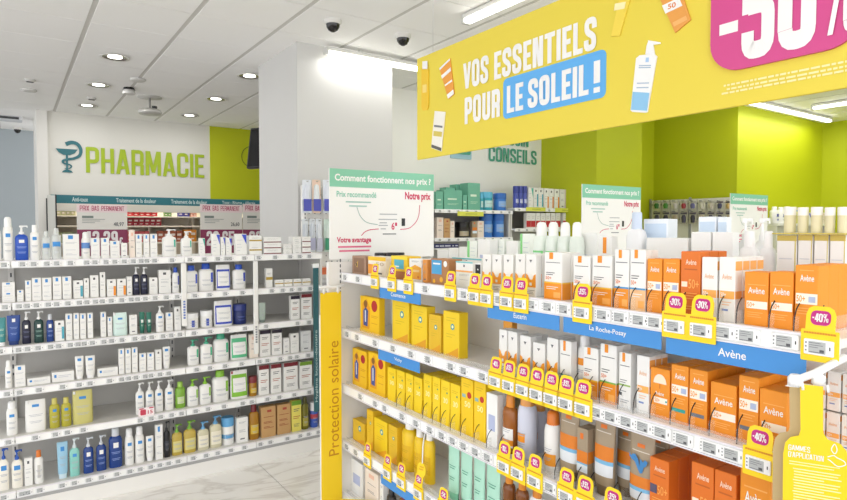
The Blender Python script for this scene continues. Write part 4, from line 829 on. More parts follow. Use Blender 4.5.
# ------------------------------------------------------------------ sunscreen gondola, shelf by shelf
rrow(0, [(B, 352, 366, 256, 'brown'), (B, 368, 386, 257, 'wy'), (B, 391, 407.5, 256, 'yblue'), (B, 409, 421.5, 259, 'wo'), (B, 422.5, 427.5, 259.5, 'obar'), (B, 430.5, 449, 259, 'bblue'), (B, 455.5, 473, 261.5, 'wline'), (B, 474.5, 481.3, 263, 'black'), ('jar', 371, 380.5, 252.8, 'black', dict(back=.1)), ('jar', 383, 393, 252.8, 'black', dict(back=.1)), (B, 452, 482, 258.3, 'wline', dict(back=.1, d=.06)),
    (B, 482, 491, 254.5, 'euc', dict(rows=2)), (B, 491.8, 501.5, 254.5, 'euc'), (B, 503, 513, 254.5, 'euc', dict(rows=2)), (B, 515, 525, 254.5, 'euc'), (B, 525.5, 536, 254.5, 'euc', dict(rows=3)), (B, 544, 562, 252.5, 'lrp', dict(rows=2)), (B, 573, 590, 256, 'lrp', dict(rows=2)), (B, 591.5, 612, 256, 'lrp', dict(rows=2)), (B, 614, 629, 250, 'lrpb', dict(rows=2)), (B, 629.5, 645.5, 250, 'lrpp', dict(rows=2)),
    (B, 646.5, 662, 259, 'avO', dict(rows=2)), (B, 662.5, 679, 259, 'avO', dict(rows=2)), (B, 680, 700, 251.5, 'avD', dict(rows=3, d=.045)), (B, 701, 717, 257.5, 'avW'), (B, 718.5, 735, 257.5, 'avW', dict(rows=4, d=.036)), (B, 744, 768.5, 272, 'avL', dict(rows=2)), (B, 769, 793.5, 272, 'avL', dict(rows=2)), (B, 794.5, 818.5, 265, 'avO', dict(rows=3, d=.055))])
rrow(1, [('pouch', 360, 379.5, 297, 'sandpack') if False else (B, 360, 379.5, 297.5, 'pic', dict(d=.035)), (B, 392, 409, 301, 'yelt', dict(d=.05)), (B, 411, 427, 306, 'yelt', dict(d=.05)), (B, 428.5, 441, 315, 'gold_y', dict(d=.05)), (B, 443, 459.5, 312, 'yelt', dict(d=.05)),
    (B, 499, 507.5, 330, 'euc', dict(rows=2)), (B, 508, 517.5, 332, 'euc', dict(rows=2)), (B, 503, 512.5, 321, 'obox', dict(back=.12)), (B, 520, 531, 336, 'euc', dict(rows=3)), (B, 533, 545.5, 343, 'euc', dict(rows=3)), (B, 547, 558.5, 338.5, 'euc', dict(rows=3)), (B, 560, 572, 341, 'lrpt'), ('spray', 575, 586.5, 335, 'sunw', dict(back=.03)),
    (B, 583.5, 599, 348, 'lrp', dict(rows=2)), (B, 600.5, 617.5, 345, 'lrpg', dict(rows=2)), (B, 619.5, 632, 353, 'lrpw', dict(rows=3)), (B, 637.5, 650.5, 356, 'avW', dict(rows=3)), (B, 651.5, 671, 369, 'avU', dict(rows=3)), (B, 672, 690, 366, 'avT', dict(rows=4, d=.05)), (B, 690.5, 709, 370, 'avG', dict(rows=4, d=.05)), (B, 712, 738.5, 384, 'avL', dict(rows=3, d=.07)), (B, 740.5, 761, 377, 'avG', dict(rows=4, d=.055)), (B, 761.5, 790, 391, 'avL', dict(rows=3, d=.075))])
rrow(2, [(B, 352, 366.5, 350, 'pic', dict(d=.04)), (B, 368, 385, 354, 'pic', dict(d=.04)), (B, 387, 395.8, 368, 'yel', dict(rows=2)), (B, 396.2, 404.8, 371, 'yel', dict(rows=2)), (B, 405.2, 413.3, 374, 'yel', dict(rows=2)), (B, 413.7, 422.2, 377.5, 'yel', dict(rows=2)), (B, 423.2, 431.7, 375, 'yel', dict(rows=3)), (B, 432.2, 440.2, 377.5, 'yel', dict(rows=3)), (B, 440.7, 450, 381, 'yel', dict(rows=3)), (B, 450.3, 460.3, 384.5, 'yel', dict(rows=3)),
    (B, 461, 473.5, 379, 'yels', dict(rows=2)), (B, 474, 486, 382.5, 'yels', dict(rows=2)), (B, 486.5, 498, 394, 'pale', dict(rows=2)), ('bottle', 500, 513, 396, 'amber'), ('spray', 514, 528.5, 391, 'lav'), ('spray', 529.5, 541, 400, 'lav', dict(back=.1)), ('spray', 541.5, 555, 412, 'wocap'),
    ('tube', 557, 577, 407, 'sand', dict(d=.045)), (B, 578, 589.5, 429, 'beige', dict(rows=2, d=.03)), ('tube', 592, 613.5, 415, 'sand', dict(d=.045)), ('tube', 615, 634, 424, 'sand', dict(d=.045, back=.055)), ('tube', 627, 653, 437, 'sandw', dict(d=.05)), ('tube', 646, 668, 431, 'sand', dict(d=.045, back=.08)),
    (B, 652, 671.5, 460, 'avDq', dict(rows=4, d=.05)), (B, 694, 717, 466, 'avD', dict(rows=3, d=.06)), (B, 717.5, 740, 474, 'avD', dict(rows=3, d=.06)), ('tube', 743.5, 775, 463, 'avt', dict(d=.06)) if False else (B, 743.5, 775, 467, 'avL', dict(d=.07))])
rrow(3, [(B, 352, 364.5, 421, 'gold_y', dict(d=.06)), (B, 366, 373, 410, 'gold_y', dict(d=.06)), (B, 373.5, 387, 420, 'yelt', dict(d=.07)), (B, 388, 397, 426, 'gold_y', dict(d=.06)), ('bottle', 398, 410, 419, 'yb'), ('bottle', 411, 420, 427, 'yb'), ('bottle', 421, 430, 430, 'yb'), ('tube', 446, 457.5, 443, 'minttube', dict(d=.03)), ('tube', 458.5, 470.5, 448, 'minttube', dict(d=.03)), ('tube', 471.5, 483.5, 453, 'minttube', dict(d=.03)), ('tube', 484.5, 499, 459, 'minttube', dict(d=.03)),
    ('bottle', 500.5, 512, 472, 'ambers'), ('bottle', 513.5, 525.5, 478, 'ambers'), ('bottle', 527, 541, 486, 'whiteb')])
rrow(4, [(B, 350, 362, 461, 'pale'), (B, 364, 378, 471, 'cream'), (B, 379, 383, 480, 'plain'), ('bottle', 384, 391, 490, 'darkb'), ('bottle', 396, 404, 493, 'brownb'), (B, 406, 422, 497, 'plain')])
# the blue whale printed on the front beige tube
for o, d_, p_, c_, s_ in REG:
    if o.name.startswith('squeeze_tube') and d_.endswith('whale'):
        me = o.data; hz = max(v.co.z for v in me.vertices); wx = max(v.co.x for v in me.vertices)
        mb = MB(); W_ = M('3f86c4', .5)
        pts = [(-.8, .70), (-.66, .66), (-.55, .69), (-.3, .70), (-.05, .64), (.05, .56), (.12, .66), (.35, .62), (.5, .66), (.75, .64), (.6, .58), (.42, .56), (.3, .48), (.1, .46), (-.1, .52), (-.35, .6), (-.6, .62), (-.8, .65)]
        mb.poly([(a * wx * .95, b * hz + .05 * hz) for a, b in pts][::-1], W_, -.0195); mb.build('whale_print', o)

# ------------------------------------------------------------------ goods on the back half of the top deck
BK = 'on far side of sunscreen gondola top'
def back(kind, x0, x1, yt, st, X=2.06, d=None, place=BK, z=None):
    a, b, c = at(x0 + .3, 240, 0, X), at(x1 - .3, 240, 0, X), at((x0 + x1) / 2, yt, 0, X); w = a.y - b.y
    z0 = RTOP[0] if z is None else z; d = d or (w if kind in ('spray', 'jar') else max(.03, min(w * .6, .09)))
    return product(kind, st, w, d, c.z - z0, (X + d / 2, (a.y + b.y) / 2, z0), -PI / 2, place)
back(B, 437, 448, 250, 'pale'); back(B, 448.5, 458, 248, 'pale'); back(B, 459, 466, 247, 'pale'); back(B, 467, 477, 241, 'green', 2.0); back(B, 477.5, 490, 239.5, 'pale', 2.0); back(B, 490.5, 504.5, 239.5, 'green'); back(B, 506, 518, 241, 'pale')
for x0, x1 in ((531, 542), (543.5, 554), (555.5, 566), (567.5, 578)): back('spray', x0, x1, 222, 'gpump', 2.0)
back(B, 520, 530, 234, 'green', 2.08); back(B, 580, 597, 233, 'pale', 2.06); back(B, 598, 612, 236, 'lrs', 1.92); back('bottle', 624, 642, 212, 'lbcap', 1.95); back(B, 643, 668, 219, 'lblue', 2.02); back(B, 646, 688, 238, 'flat', 1.93, .08)
back(B, 698, 716, 217, 'lblue', 2.07); back(B, 717, 727, 217, 'lblue', 2.07); back(B, 691, 711, 232, 'pale', 1.93); back(B, 712, 733, 232, 'pale', 1.93); back('pump', 735, 751, 214, 'palep', 2.03); back('pump', 752, 768, 214, 'palep', 2.03); back('bottle', 737, 757, 231, 'palep', 1.9); back('bottle', 758, 774, 231, 'palep', 1.9)
for x0, x1 in ((777, 797), (798, 813), (814, 829), (830, 846)): back(B, x0, x1, 235, 'goldw', 1.88, .06)
mbt = MB().cbox(1.86, at(848, 235, 0, 1.88).y, 0, 2.0, at(775, 235, 0, 1.88).y, .004, M('cdbb5e', .4), .001)
zt = at(812, 235, 0, 1.88).z
t = mbt.build('cardboard_tray', None, (0, 0, zt + .0015)); tag(t, 'thin gold coloured tray lying on the gold rimmed cartons', 'tray')
for x0, x1 in ((781, 793), (795, 806), (808, 820), (822, 833), (835, 846)): back('jar', x0, x1, 207, 'goldj', 1.885, None, 'on gold tray above the cartons', zt + .0057)
# small extra cartons seen low at the near end of the gondola
for k in range(3):
    for j, z in enumerate((RTOP[1], RTOP[1] + .105)):
        product(B, 'avW', .03, .05, .1, (RX + .2, .69 - k * .034, z), -PI / 2, ['lower', 'upper'][j] + ' tier, near end, second sunscreen shelf')

# ------------------------------------------------------------------ yellow discount cards on the shelf edges
_PC = {}
def promo(i, x, s, label, k=1.0, tilt=0):
    y = at(x, 300, 0, RX - .012).y; z0 = RRB[i] - .011
    t = empty('discount_card', (RX - .0125, y, z0), -PI / 2); tag(t, label, 'price card', 'yellow discount cards on the sunscreen shelf edges')
    if s not in _PC:
        w = .040
        fr = MB(); fr.slab(rr(-w, 0, w, .074, .003), -.002, 0, YEL)
        tab = MB(); pts = [(-.031, .0), (.031, .0), (.031, .036), (.026, .050), (.016, .056), (-.016, .056), (-.026, .050), (-.031, .036)]
        tab.slab(pts, -.002, 0, YEL)
        bd = MB(); bd.slab(rr(-.021, .012, .021, .046, .012), -.0026, -.002, MAG); bd.block(s, -.0175, .020, .0175, .039, PAPERW, -.003)
        pr = MB(); pr.rect(-.034, .064, .034, .069, M('e0a313', .5), -.0024)
        for q in range(12): pr.rect(-.033 + q * .0056, .0645, -.0295 + q * .0056, .0685, M('d98b18', .5), -.0026)
        _PC[s] = [fr.mesh('frame'), tab.mesh('tab'), bd.mesh('discount_badge'), pr.mesh('print_line')]
    me = _PC[s]
    obj('frame', me[0], t); tb = obj('tab', me[1], t, (0, 0, .073)); tb.rotation_euler = (math.radians(-8), 0, 0)
    bd = obj('discount_badge', me[2], tb); obj('print_line', me[3], t)
    e = obj('price_display', ESL_B, t, (0, -.0025, .034))
SHN = ['top', 'second', 'third', 'fourth', 'bottom']
for i, lst in enumerate((((375, '-5€'), (392, '-5€'), (408.5, '-5€'), (450.5, '-35%'), (474.5, '-40%'), (486.5, '-40%'), (507, '-25%'), (521, '-35%'), (582.5, '-35%'), (675.5, '-30%'), (702.5, '-30%'), (821, '-40%')),
        ((496, '-40%'), (509.5, '-35%'), (523.5, '-35%'), (537.5, '-40%'), (552, '-35%'), (567, '-35%'), (584, '-35%'), (762.5, '-40%')),
        ((505, '-10%'), (519, '-10%'), (536, '-15%'), (568, '-35%'), (587, '-35%'), (615, '-35%')),
        ((367, '-5€'), (387, '-5€'), (401, '-5€'), (418.5, '-5€'), (443.5, '-5€')))):
    n = len(lst)
    for k, (x, s) in enumerate(lst):
        od = 'leftmost' if k == 0 else 'rightmost' if k == n - 1 else ORD[k] + ' from left'
        promo(i, x, s, f'yellow discount card with magenta badge, {od} on {SHN[i]} sunscreen shelf edge')

# ------------------------------------------------------------------ how-prices-work signs on the gondola ends
MINTG = M('86c8ab', .5); ROSE = M('d0315f', .5); PGREY = M('9fc4bb', .6)
def price_sign(x, label):
    y = 3.095; w, z0, z1 = .722, 1.425, 1.94
    t = empty('price_explainer_sign', (x, y, z0)); tag(t, label, 'sign', 'how our prices work signs on gondola ends'); h = z1 - z0
    MB().cbox(0, -.004, 0, w, .004, h, PAPERW, .001).build('board', t)
    MB().rect(0, h * .8, w, h, MINTG, -.0046).build('header_band', t)
    y_ = -.0052
    MB().text('Comment fonctionnent nos prix ?', w * .045, h * .845, w * .965, h * .945, PAPERW, y_, .03).build('lettering', t)
    MB().text('Prix recommandé', w * .06, h * .69, w * .42, h * .755, M('8cc9b3', .5), y_, .02).build('lettering', t)
    MB().text('Notre prix', w * .70, h * .66, w * .965, h * .775, ROSE, y_, .03).build('lettering', t)
    MB().text('Votre avantage', w * .06, h * .165, w * .37, h * .245, ROSE, y_, .03).build('lettering', t)
    mb = MB()
    for k in range(2): mb.rect(w * (.14 + .03 * k), h * (.63 - .045 * k), w * (.37 - .04 * k), h * (.645 - .045 * k), PGREY, y_)
    for k in range(2): mb.rect(w * (.07 + .01 * k), h * (.125 - .045 * k), w * (.37 - .015 * k), h * (.145 - .045 * k), M('dd6f8e', .5), y_)
    for k, (u0, u1, v) in enumerate(((.45, .62, .5), (.44, .62, .44), (.45, .52, .4), (.44, .53, .37), (.46, .51, .33), (.48, .61, .27))): mb.rect(w * u0, h * v, w * u1, h * (v + .012), INK if k == 5 else M('b4b6ba', .6), y_)
    mb.rect(w * .665, h * .37, w * .70, h * .46, BLACK, y_); mb.build('fine_print', t)
    mb = MB().text('6', w * .565, h * .325, w * .595, h * .41, ROSE, y_, .02); mb.rect(w * .6, h * .37, w * .62, h * .41, ROSE, y_); mb.build('sample_price', t)
    for pts, m in (([(.24, .58), (.27, .48), (.33, .41), (.43, .385)], M('9fb6b0', .6)), ([(.85, .62), (.83, .46), (.75, .35), (.65, .33)], ROSE), ([(.28, .26), (.31, .30), (.36, .325), (.44, .335)], ROSE)):
        mb = MB(); ribbon(mb, [(a * w, b * h) for a, b in smoothpts(pts, 5)], .0022, m, y_ - .0002); mb.build('pointer_line', t)
    mb = MB().cbox(.08, .005, -.09, .12, .01, .12, METALW, .001); mb.cbox(w - .12, .005, -.09, w - .08, .01, .12, METALW, .001); mb.build('mounting_bracket', t)
price_sign(1.487, 'large white price sign with green header on nearest gondola end')
G2, _ = gondola('pale_gondola', 'second white double-sided gondola, mostly hidden behind the sunscreens', 2.08, False)
G3, _ = gondola('far_gondola', 'third white double-sided gondola, far right and mostly hidden', 4.18, False)
price_sign(3.60, 'middle white price sign with green header standing beyond the sunscreens')
price_sign(5.72, 'smallest and farthest white price sign with green header')

# ------------------------------------------------------------------ yellow flag sign at the far end, with its arm
Yp = 2.99
a, b = at(320.3, 293, 1, Yp), at(341, 293, 1, Yp); bz = .02
t = empty('flag_sign', (a.x, Yp, 0)); tag(t, 'tall yellow flag sign with brown rising lettering on the gondola end', 'sign')
MB().cbox(0, -.002, bz, b.x - a.x, .002, a.z, M('f8d21c', .5), .0008).build('panel', t)
MB().cbox(-.006, -.001, bz, 0, .004, a.z - .12, WPLAST, .001).build('edge_strip', t)
vs, fs, asp = text_geo('Protection solaire', .0)
z0, z1 = at(333, 455.5, 1, Yp).z, at(333, 341, 1, Yp).z; xr, xl = at(338.6, 400, 1, Yp).x - a.x, at(328.5, 400, 1, Yp).x - a.x
MB().add([(xr + (xl - xr) * bb, -.003, z0 + aa * (z1 - z0)) for aa, bb in vs], fs, M('c98a12', .5)).build('lettering', t)
zz = a.z
mb = MB().tube(smoothpts([(-.005, 0, zz + .025), (.03, 0, zz + .032), (.08, 0, zz + .026), (b.x - a.x + .03, .03, zz + .03)], 4), .008, WPLAST, 8)
for q in (.02, (b.x - a.x) - .02): mb.tube([(q, 0, zz + .028), (q, 0, zz - .006)], .006, WPLAST)
mb.build('arm', t)
# yellow carton display lying low beside the flag
p = at(345, 492, 0, 1.5)
t = empty('promotion_leaflet', (1.44, p.y - .1, p.z - .05)); t.rotation_euler = (math.radians(-35), 0, math.radians(-40)); tag(t, 'yellow leaflet with pale lettering sticking out low beside flag', 'leaflet')
MB().cbox(-.02, -.001, -.08, .16, .001, .06, M('f3d43a', .5), .0006).build('card', t)
MB().text('Fête', .0, -.02, .1, .04, M('f8eaa0', .5), -.0016, .02).build('lettering', t) if False else MB().rect(.01, -.0, .1, .03, M('f8eaa0', .5), -.0016).build('print', t)

# ------------------------------------------------------------------ round wobbler on the fourth shelf
Xw = RX - .02; a = at(421.5, 470, 0, Xw)
t = empty('shelf_wobbler', (Xw, a.y, a.z), -PI / 2 + .25); tag(t, 'round yellow wobbler on white stem before yellow bottles', 'sign')
MB().slab([(.026 * math.cos(k * PI / 12), .036 * math.sin(k * PI / 12)) for k in range(24)], -.001, 0, M('f4d21a', .5)).build('disc', t)
MB().tube(smoothpts([(.005, .001, .03), (.004, .006, .11), (.012, .012, .17), (.03, .018, .2)], 4), .003, WPLAST).build('stem', t)
MB().rect(-.015, .0, .012, .006, M('e0a41a', .5), -.0016).rect(-.01, .012, .015, .018, M('e0a41a', .5), -.0016).build('print', t)

# ------------------------------------------------------------------ near end: white arm with two bottle-shaped yellow advice tags
ea = at(800, 384, 0, 1.47); 
t = empty('advice_tag', (ea.x, ea.y, ea.z), math.radians(-62)); tag(t, 'yellow bottle-shaped advice tag with hand icon, hanging at near gondola end', 'tag')
outl = [(.0, 0), (.044, 0), (.046, -.105), (.055, -.118), (.078, -.124), (.09, -.138), (.096, -.165), (.099, -.36), (-.028, -.36), (-.03, -.165), (-.026, -.138), (-.016, -.124), (.0, -.118), (.003, -.105)]
MB().slab(outl[::-1], -.0015, .0, M('f4d316', .5)).build('board', t)
MB().block('GAMMES', -.02, -.153, .022, -.141, PAPERW, -.0022, wt=.13).block("D'APPLICATION", -.02, -.169, .048, -.157, PAPERW, -.0022, wt=.13).build('lettering', t)
mb = MB()
for k in range(2): mb.rect(-.018, -.180 - .006 * k, .078 - .01 * k, -.178 - .006 * k, M('f9efb0', .6), -.002)
for k in range(22): mb.rect(-.008 if k % 4 else -.01, -.196 - .0065 * k, (.08, .076, .082, .05)[k % 4], -.1935 - .0065 * k, M('f9efb0', .6), -.002)
mb.build('fine_print', t)
hx, hz = -.01, .05
mb = MB(); ribbon(mb, [(a * .8 - .01, b + .05) for a, b in smoothpts([(.082, -.207), (.095, -.202), (.104, -.206), (.12, -.212), (.122, -.22), (.105, -.225), (.09, -.216), (.082, -.212)], 4)], .0010, PAPERW, -.0022); ribbon(mb, [(a * .8 - .01, b + .05) for a, b in smoothpts([(.094, -.196), (.09, -.188), (.097, -.176), (.103, -.188), (.099, -.197), (.094, -.196)], 4)], .0009, PAPERW, -.0022); mb.build('hand_icon', t)
t2 = empty('advice_tag', (ea.x + .02, ea.y + .035, ea.z - .004), math.radians(-66)); tag(t2, 'beige back of a bottle-shaped tag hanging behind the yellow one', 'tag')
MB().slab([(x + .003, z) for x, z in outl[::-1]], -.0015, .0, M('cdb687', .6)).build('board', t2)
t = empty('tag_holder', (ea.x, ea.y, ea.z)); tag(t, 'white plastic arm with clip at near end of top shelf', 'bracket')
e2 = at(846, 357, 0, 1.56)
d_ = e2 - ea
mb = MB().tube([(0, .01, .006), tuple(d_ * .35 + Vector((0, 0, .004))), tuple(d_)], .009, WPLAST, 10); mb.build('arm', t)
MB().lathe([(.004, -.006), (.016, -.004), (.016, .012), (.01, .02)], WPLAST, 14, cy=.01).build('knob', t)
MB().lathe([(.004, -.002), (.014, 0), (.014, .018), (.006, .024)], WPLAST, 14, cx=d_.x * .4, cy=d_.y * .4).build('knob', t)
MB().add([(-.015, .025, -.008), (.03, -.035, -.012), (.04, -.03, -.004), (0, .02, .0)], [(0, 1, 2, 3), (3, 2, 1, 0)], WPLAST).build('clip', t)
for q in (0.004, .052): MB().tube([(q * .47, -q * .88, .004), (q * .47 - .004, -q * .88 - .004, -.012)], .003, WPLAST).build('hook', t)

# ------------------------------------------------------------------ big yellow banner hung over the sunscreen gondola
BX = 1.95
bt = empty('hanging_banner', (BX, 1.7, 2.0)); tag(bt, 'large yellow hanging banner with white lettering, blue panel and magenta badge', 'banner')
def bp(x, y): q = at(x, y, 0, BX); return (-(q.y - 1.7), q.z - 2.0)      # banner coordinates: u to the right, v up
ul, vt = bp(417, 59); _, vb = bp(417, 160); ur = 1.55
bt.rotation_euler = (0, 0, -PI / 2)
vt2 = vt
MB().cbox(ul, 0, vb, ur, .012, vt, M('e8d348', .55), .002).build('panel', bt)
def btext(s, p00, p01, p11, m, bold, y=-.002, name='lettering'):
    (u0, v0), (_, v1), (u1, _) = bp(*p00), bp(*p01), bp(*p11)
    MB().text(s, u0, v0, u1, v1, m, y, bold).build(name, bt)
u0, v1 = bp(463.5, 64); _, v0 = bp(464, 89.5); u1, _ = bp(597, 30); um, _ = bp(489, 60); un, _ = bp(494.5, 60)
MB().block('VOS', u0, v0, um, v1, PAPERW, -.002).block('ESSENTIELS', un, v0, u1, v1, PAPERW, -.002).build('lettering', bt)
w0, z1_ = bp(465, 98.5); _, z0_ = bp(465, 124.5); w1, _ = bp(500.5, 100)
MB().block('POUR', w0, z0_, w1, z1_, PAPERW, -.002).build('lettering', bt)
a0, a1 = bp(503.5, 119.5), bp(606.5, 51.5); _, b1 = bp(503.5, 79.5)
MB().slab(rr(a0[0], a0[1], a1[0], b1, .025), -.003, 0, M('5fb0ee', .5)).build('blue_panel', bt)
c0, c1 = bp(507.5, 113.5), bp(601, 60); _, d1 = bp(507.5, 86.5); ce_, _ = bp(524, 90); cs_, _ = bp(529, 90); cl_, _ = bp(589.5, 70); cx_, _ = bp(594.5, 70)
MB().block('LE', c0[0], c0[1], ce_, d1, PAPERW, -.0045).block('SOLEIL', cs_, c0[1], cl_, d1, PAPERW, -.0045).block('!', cx_, c0[1], c1[0], d1, PAPERW, -.0045).build('lettering', bt)
# magenta badge
l0 = bp(712.5, 30)[0]; bz0 = bp(735, 71)[1]; r0 = bp(868, 30)[0]
MB().slab([p for p in rr(l0, bz0, r0, bp(735, -42)[1], .1, 8)], -.012, -.001, M('d24a8c', .5)).build('discount_badge', bt)
h0 = bp(721.5, 29)[0]; h1 = bp(740, 29)[0]; f0 = bp(744, 29)[0]; f1 = bp(776.5, 29)[0]; g0 = bp(780, 29)[0]; g1 = bp(818, 29)[0]; s0 = bp(822, 20)[0]
vz0 = bp(758, 57.5)[1]; vz1 = bp(758, -32)[1]; hv0, hv1 = bp(730, 34.5)[1], bp(730, 23.5)[1]
mb = MB().rect(h0, hv0, h1, hv1, PAPERW, -.0128); mb.block('5', f0, vz0, f1, vz1, PAPERW, -.0128).block('0', g0, vz0, g1, vz1, PAPERW, -.0128).block('%', s0, vz0 + .012, bp(861, 20)[0], vz1, PAPERW, -.0128); mb.build('discount_lettering', bt)
# fine print: three illegible lines
for k, (x, y) in enumerate(((724, 86), (727, 89.5), (722, 94))):
    u_, v_ = bp(x, y); mb = MB(); q = u_
    while q < u_ + (.62, .6, .66)[k]:
        l_ = random.uniform(.006, .028); mb.rect(q, v_ - .003, q + l_, v_ + .003, M('faedb0', .6), -.002); q += l_ + .004
    mb.build('fine_print', bt)
# products pictured on the banner: thin cut-outs
def cut(name, pts, m, y1=-.006): MB().slab([bp(*p) for p in pts], y1, -.001, m).build(name, bt)
def cutl(name, pts, m, y=-.0066): MB().poly([bp(*p) for p in pts], m, y).build(name, bt)
cut('pictured_spray', [(422.3, 107), (422.3, 69), (429.3, 69), (429.3, 106), (428, 110), (423.5, 110.5)], M('f0c62c', .5)); cutl('pictured_cap', [(423.2, 69.5), (423.2, 61.5), (428.3, 61), (428.3, 69)], PAPERW, -.006); cutl('pictured_label', [(423.5, 93), (423.5, 85), (427.5, 84.5), (427.5, 92.5)], M('f8dc80', .5))
cut('pictured_tube', [(440.2, 68.5), (450.7, 58.5), (455, 94), (449, 99)], M('eda03e', .5))
for a_, b_, m in (((440.2, 68.5, 450.7, 58.5), (440.6, 70.5, 450.9, 60.5), PAPERW), ((442, 76, 451.6, 67.5), (443, 79, 452, 71), PAPERW), ((445.5, 85, 453, 79.5), (445.9, 86.5, 453.3, 81.5), PAPERW), ((447.7, 95, 454.2, 89.5), (449, 99, 455, 94), PAPERW)):
    cutl('pictured_label', [(a_[0], a_[1]), (a_[2], a_[3]), (b_[2], b_[3]), (b_[0], b_[1])], m)
cut('pictured_pack', [(432, 148), (435.5, 111), (446, 112), (442, 151.5)], M('f3efe4', .5)); cutl('pictured_label', [(434.2, 136), (434.5, 131), (443, 132), (442.6, 137)], M('d7c35a', .5)); cutl('pictured_label', [(432.2, 147.5), (432.6, 144.5), (442.3, 148), (442, 151.2)], M('5d5a56', .5)); cutl('pictured_label', [(435, 127), (435.2, 125), (443.5, 126), (443.3, 128)], INK)
cut('pictured_tube', [(612, 36.5), (620, 0), (630.5, 0), (630.5, -10), (618, -10), (619, 36.5)][:2] + [(631, -2), (620.5, 36)], M('f3d850', .5)); cutl('pictured_label', [(615, 11), (616, 4), (627, 2), (625.5, 9)], M('faf0b8', .5))
cut('pictured_tube', [(676, 33), (659, -5), (682, -8), (691.5, 20)], M('e9a04a', .5)); cutl('pictured_label', [(666.5, 14), (663, 6), (680, -2), (683.5, 6)], PAPERW); 
q0, q1 = bp(669, 10), bp(677, 2); MB().text('50', q0[0], q0[1], q1[0], q1[1], M('e07f2e', .5), -.007, .02).build('pictured_label', bt); cutl('pictured_label', [(675, 27), (673.5, 23), (687, 16), (688.5, 20)], M('f2b66c', .5))
cut('pictured_pump_bottle', [(631.5, 110.5), (637, 58.5), (640.5, 55.5), (655, 54), (657.7, 56.5), (648.3, 112), (646, 112.8), (633, 112)], M('f4f4f4', .45))
cut('pictured_pump', [(646.3, 54.5), (647.5, 46), (649, 42), (649, 40.5), (661, 42.5), (661, 44), (654, 45), (655.3, 54)], M('f4f4f4', .45))
cutl('pictured_label', [(632, 110), (633.7, 92), (650.5, 93), (648.2, 111)], M('8ec5ea', .5)); cutl('pictured_label', [(646.5, 62.5), (647, 58), (650, 57.7), (649.8, 62.3)], M('a8c9ec', .5))
for y_ in (66, 68, 83.5, 88): cutl('pictured_label', [(640 - (y_ - 66) * .11, y_ + .5), (640 - (y_ - 66) * .11, y_ - .5), (652 - (y_ - 66) * .11, y_ - .8), (652 - (y_ - 66) * .11, y_ + .2)], M('9fb3cc', .5))
for u_ in (ul + .15, 0.4, 1.3):
    MB().tube([(u_, .006, vt), (u_, .006, CEIL - 2.0 - .006)], .0012, M('c9c9c9', .4), 5).build('hanging_wire', bt)

# ------------------------------------------------------------------ background: counter back shelves and price posters
cs = empty('counter_shelving', (2.8, 9.6, 0)); tag(cs, 'cream back shelving behind the prescription counter', 'shelving'); off = (-2.8, -9.6, 0)
MB().box(.5, 9.92, .6, 5.0, 9.98, 2.03, M('eae0cf', .6)).build('back_panel', cs, off)
for z in (1.12, 1.40, 1.64, 1.78):
    MB().cbox(.5, 9.55, z - .02, 5.0, 9.92, z, M('efe6d8', .5), .003).build('shelf', cs, off)
for x in (.52, 1.72, 2.35, 3.6, 4.98): MB().box(x - .02, 9.735, .6, x + .02, 9.92, 2.02, M('e9dfcf', .5)).build('upright', cs, off)
MB().cbox(.5, 9.2, 0, 5.0, 9.5, .95, M('e6e2da', .5), .005).build('counter_base', cs, off)
# teal category band
a, b = at(50, 194.5, 1, 9.08), at(50, 203, 1, 9.08)
t = empty('category_band', (0, 9.08, 0)); tag(t, 'long teal category band under the counter bulkhead', 'sign')
MB().cbox(.44, 0, b.z, 5.0, .012, a.z, M('2f7783', .5), .001).build('band', t)
for s, x0, x1 in (('Anti-toux', 72, 88), ('Traitement de la douleur', 116, 156), ('Traitement de la douleur', 171, 207), ('Toux - Rhume - Allergie', 222, 255)):
    p0_, p1_ = at(x0, 198, 1, 9.08), at(x1, 198, 1, 9.08); zc = (a.z + b.z) / 2
    if s == 'Traitement de la douleur' and x0 == 171: pass
    MB().text(s, p0_.x, zc - .028, p1_.x, zc + .03, M('cfe2e2', .5), -.002, .02).build('lettering', t)
MB().cbox(.44, -.004, b.z - .1, 5.0, .05, b.z - .002, M('e3ded2', .5), .002).build('lower_trim', t)
# metal-edged door leaf beside the counter
a, b = at(47.2, 200, 1, 8.9), at(55.2, 196, 1, 8.9)
t = empty('door_leaf', (a.x, 8.9, 0)); tag(t, 'pale grey panel with black edge strips beside the counter', 'panel')
MB().cbox(0, 0, 0, b.x - a.x, .04, 2.02, M('d3d4ce', .4), .002).build('panel', t)
MB().box(-.012, -.004, 0, 0, .044, 1.98, BLACK).build('edge_strip', t); MB().box(b.x - a.x, -.004, 0, b.x - a.x + .014, .044, 2.03, BLACK).build('edge_strip', t)
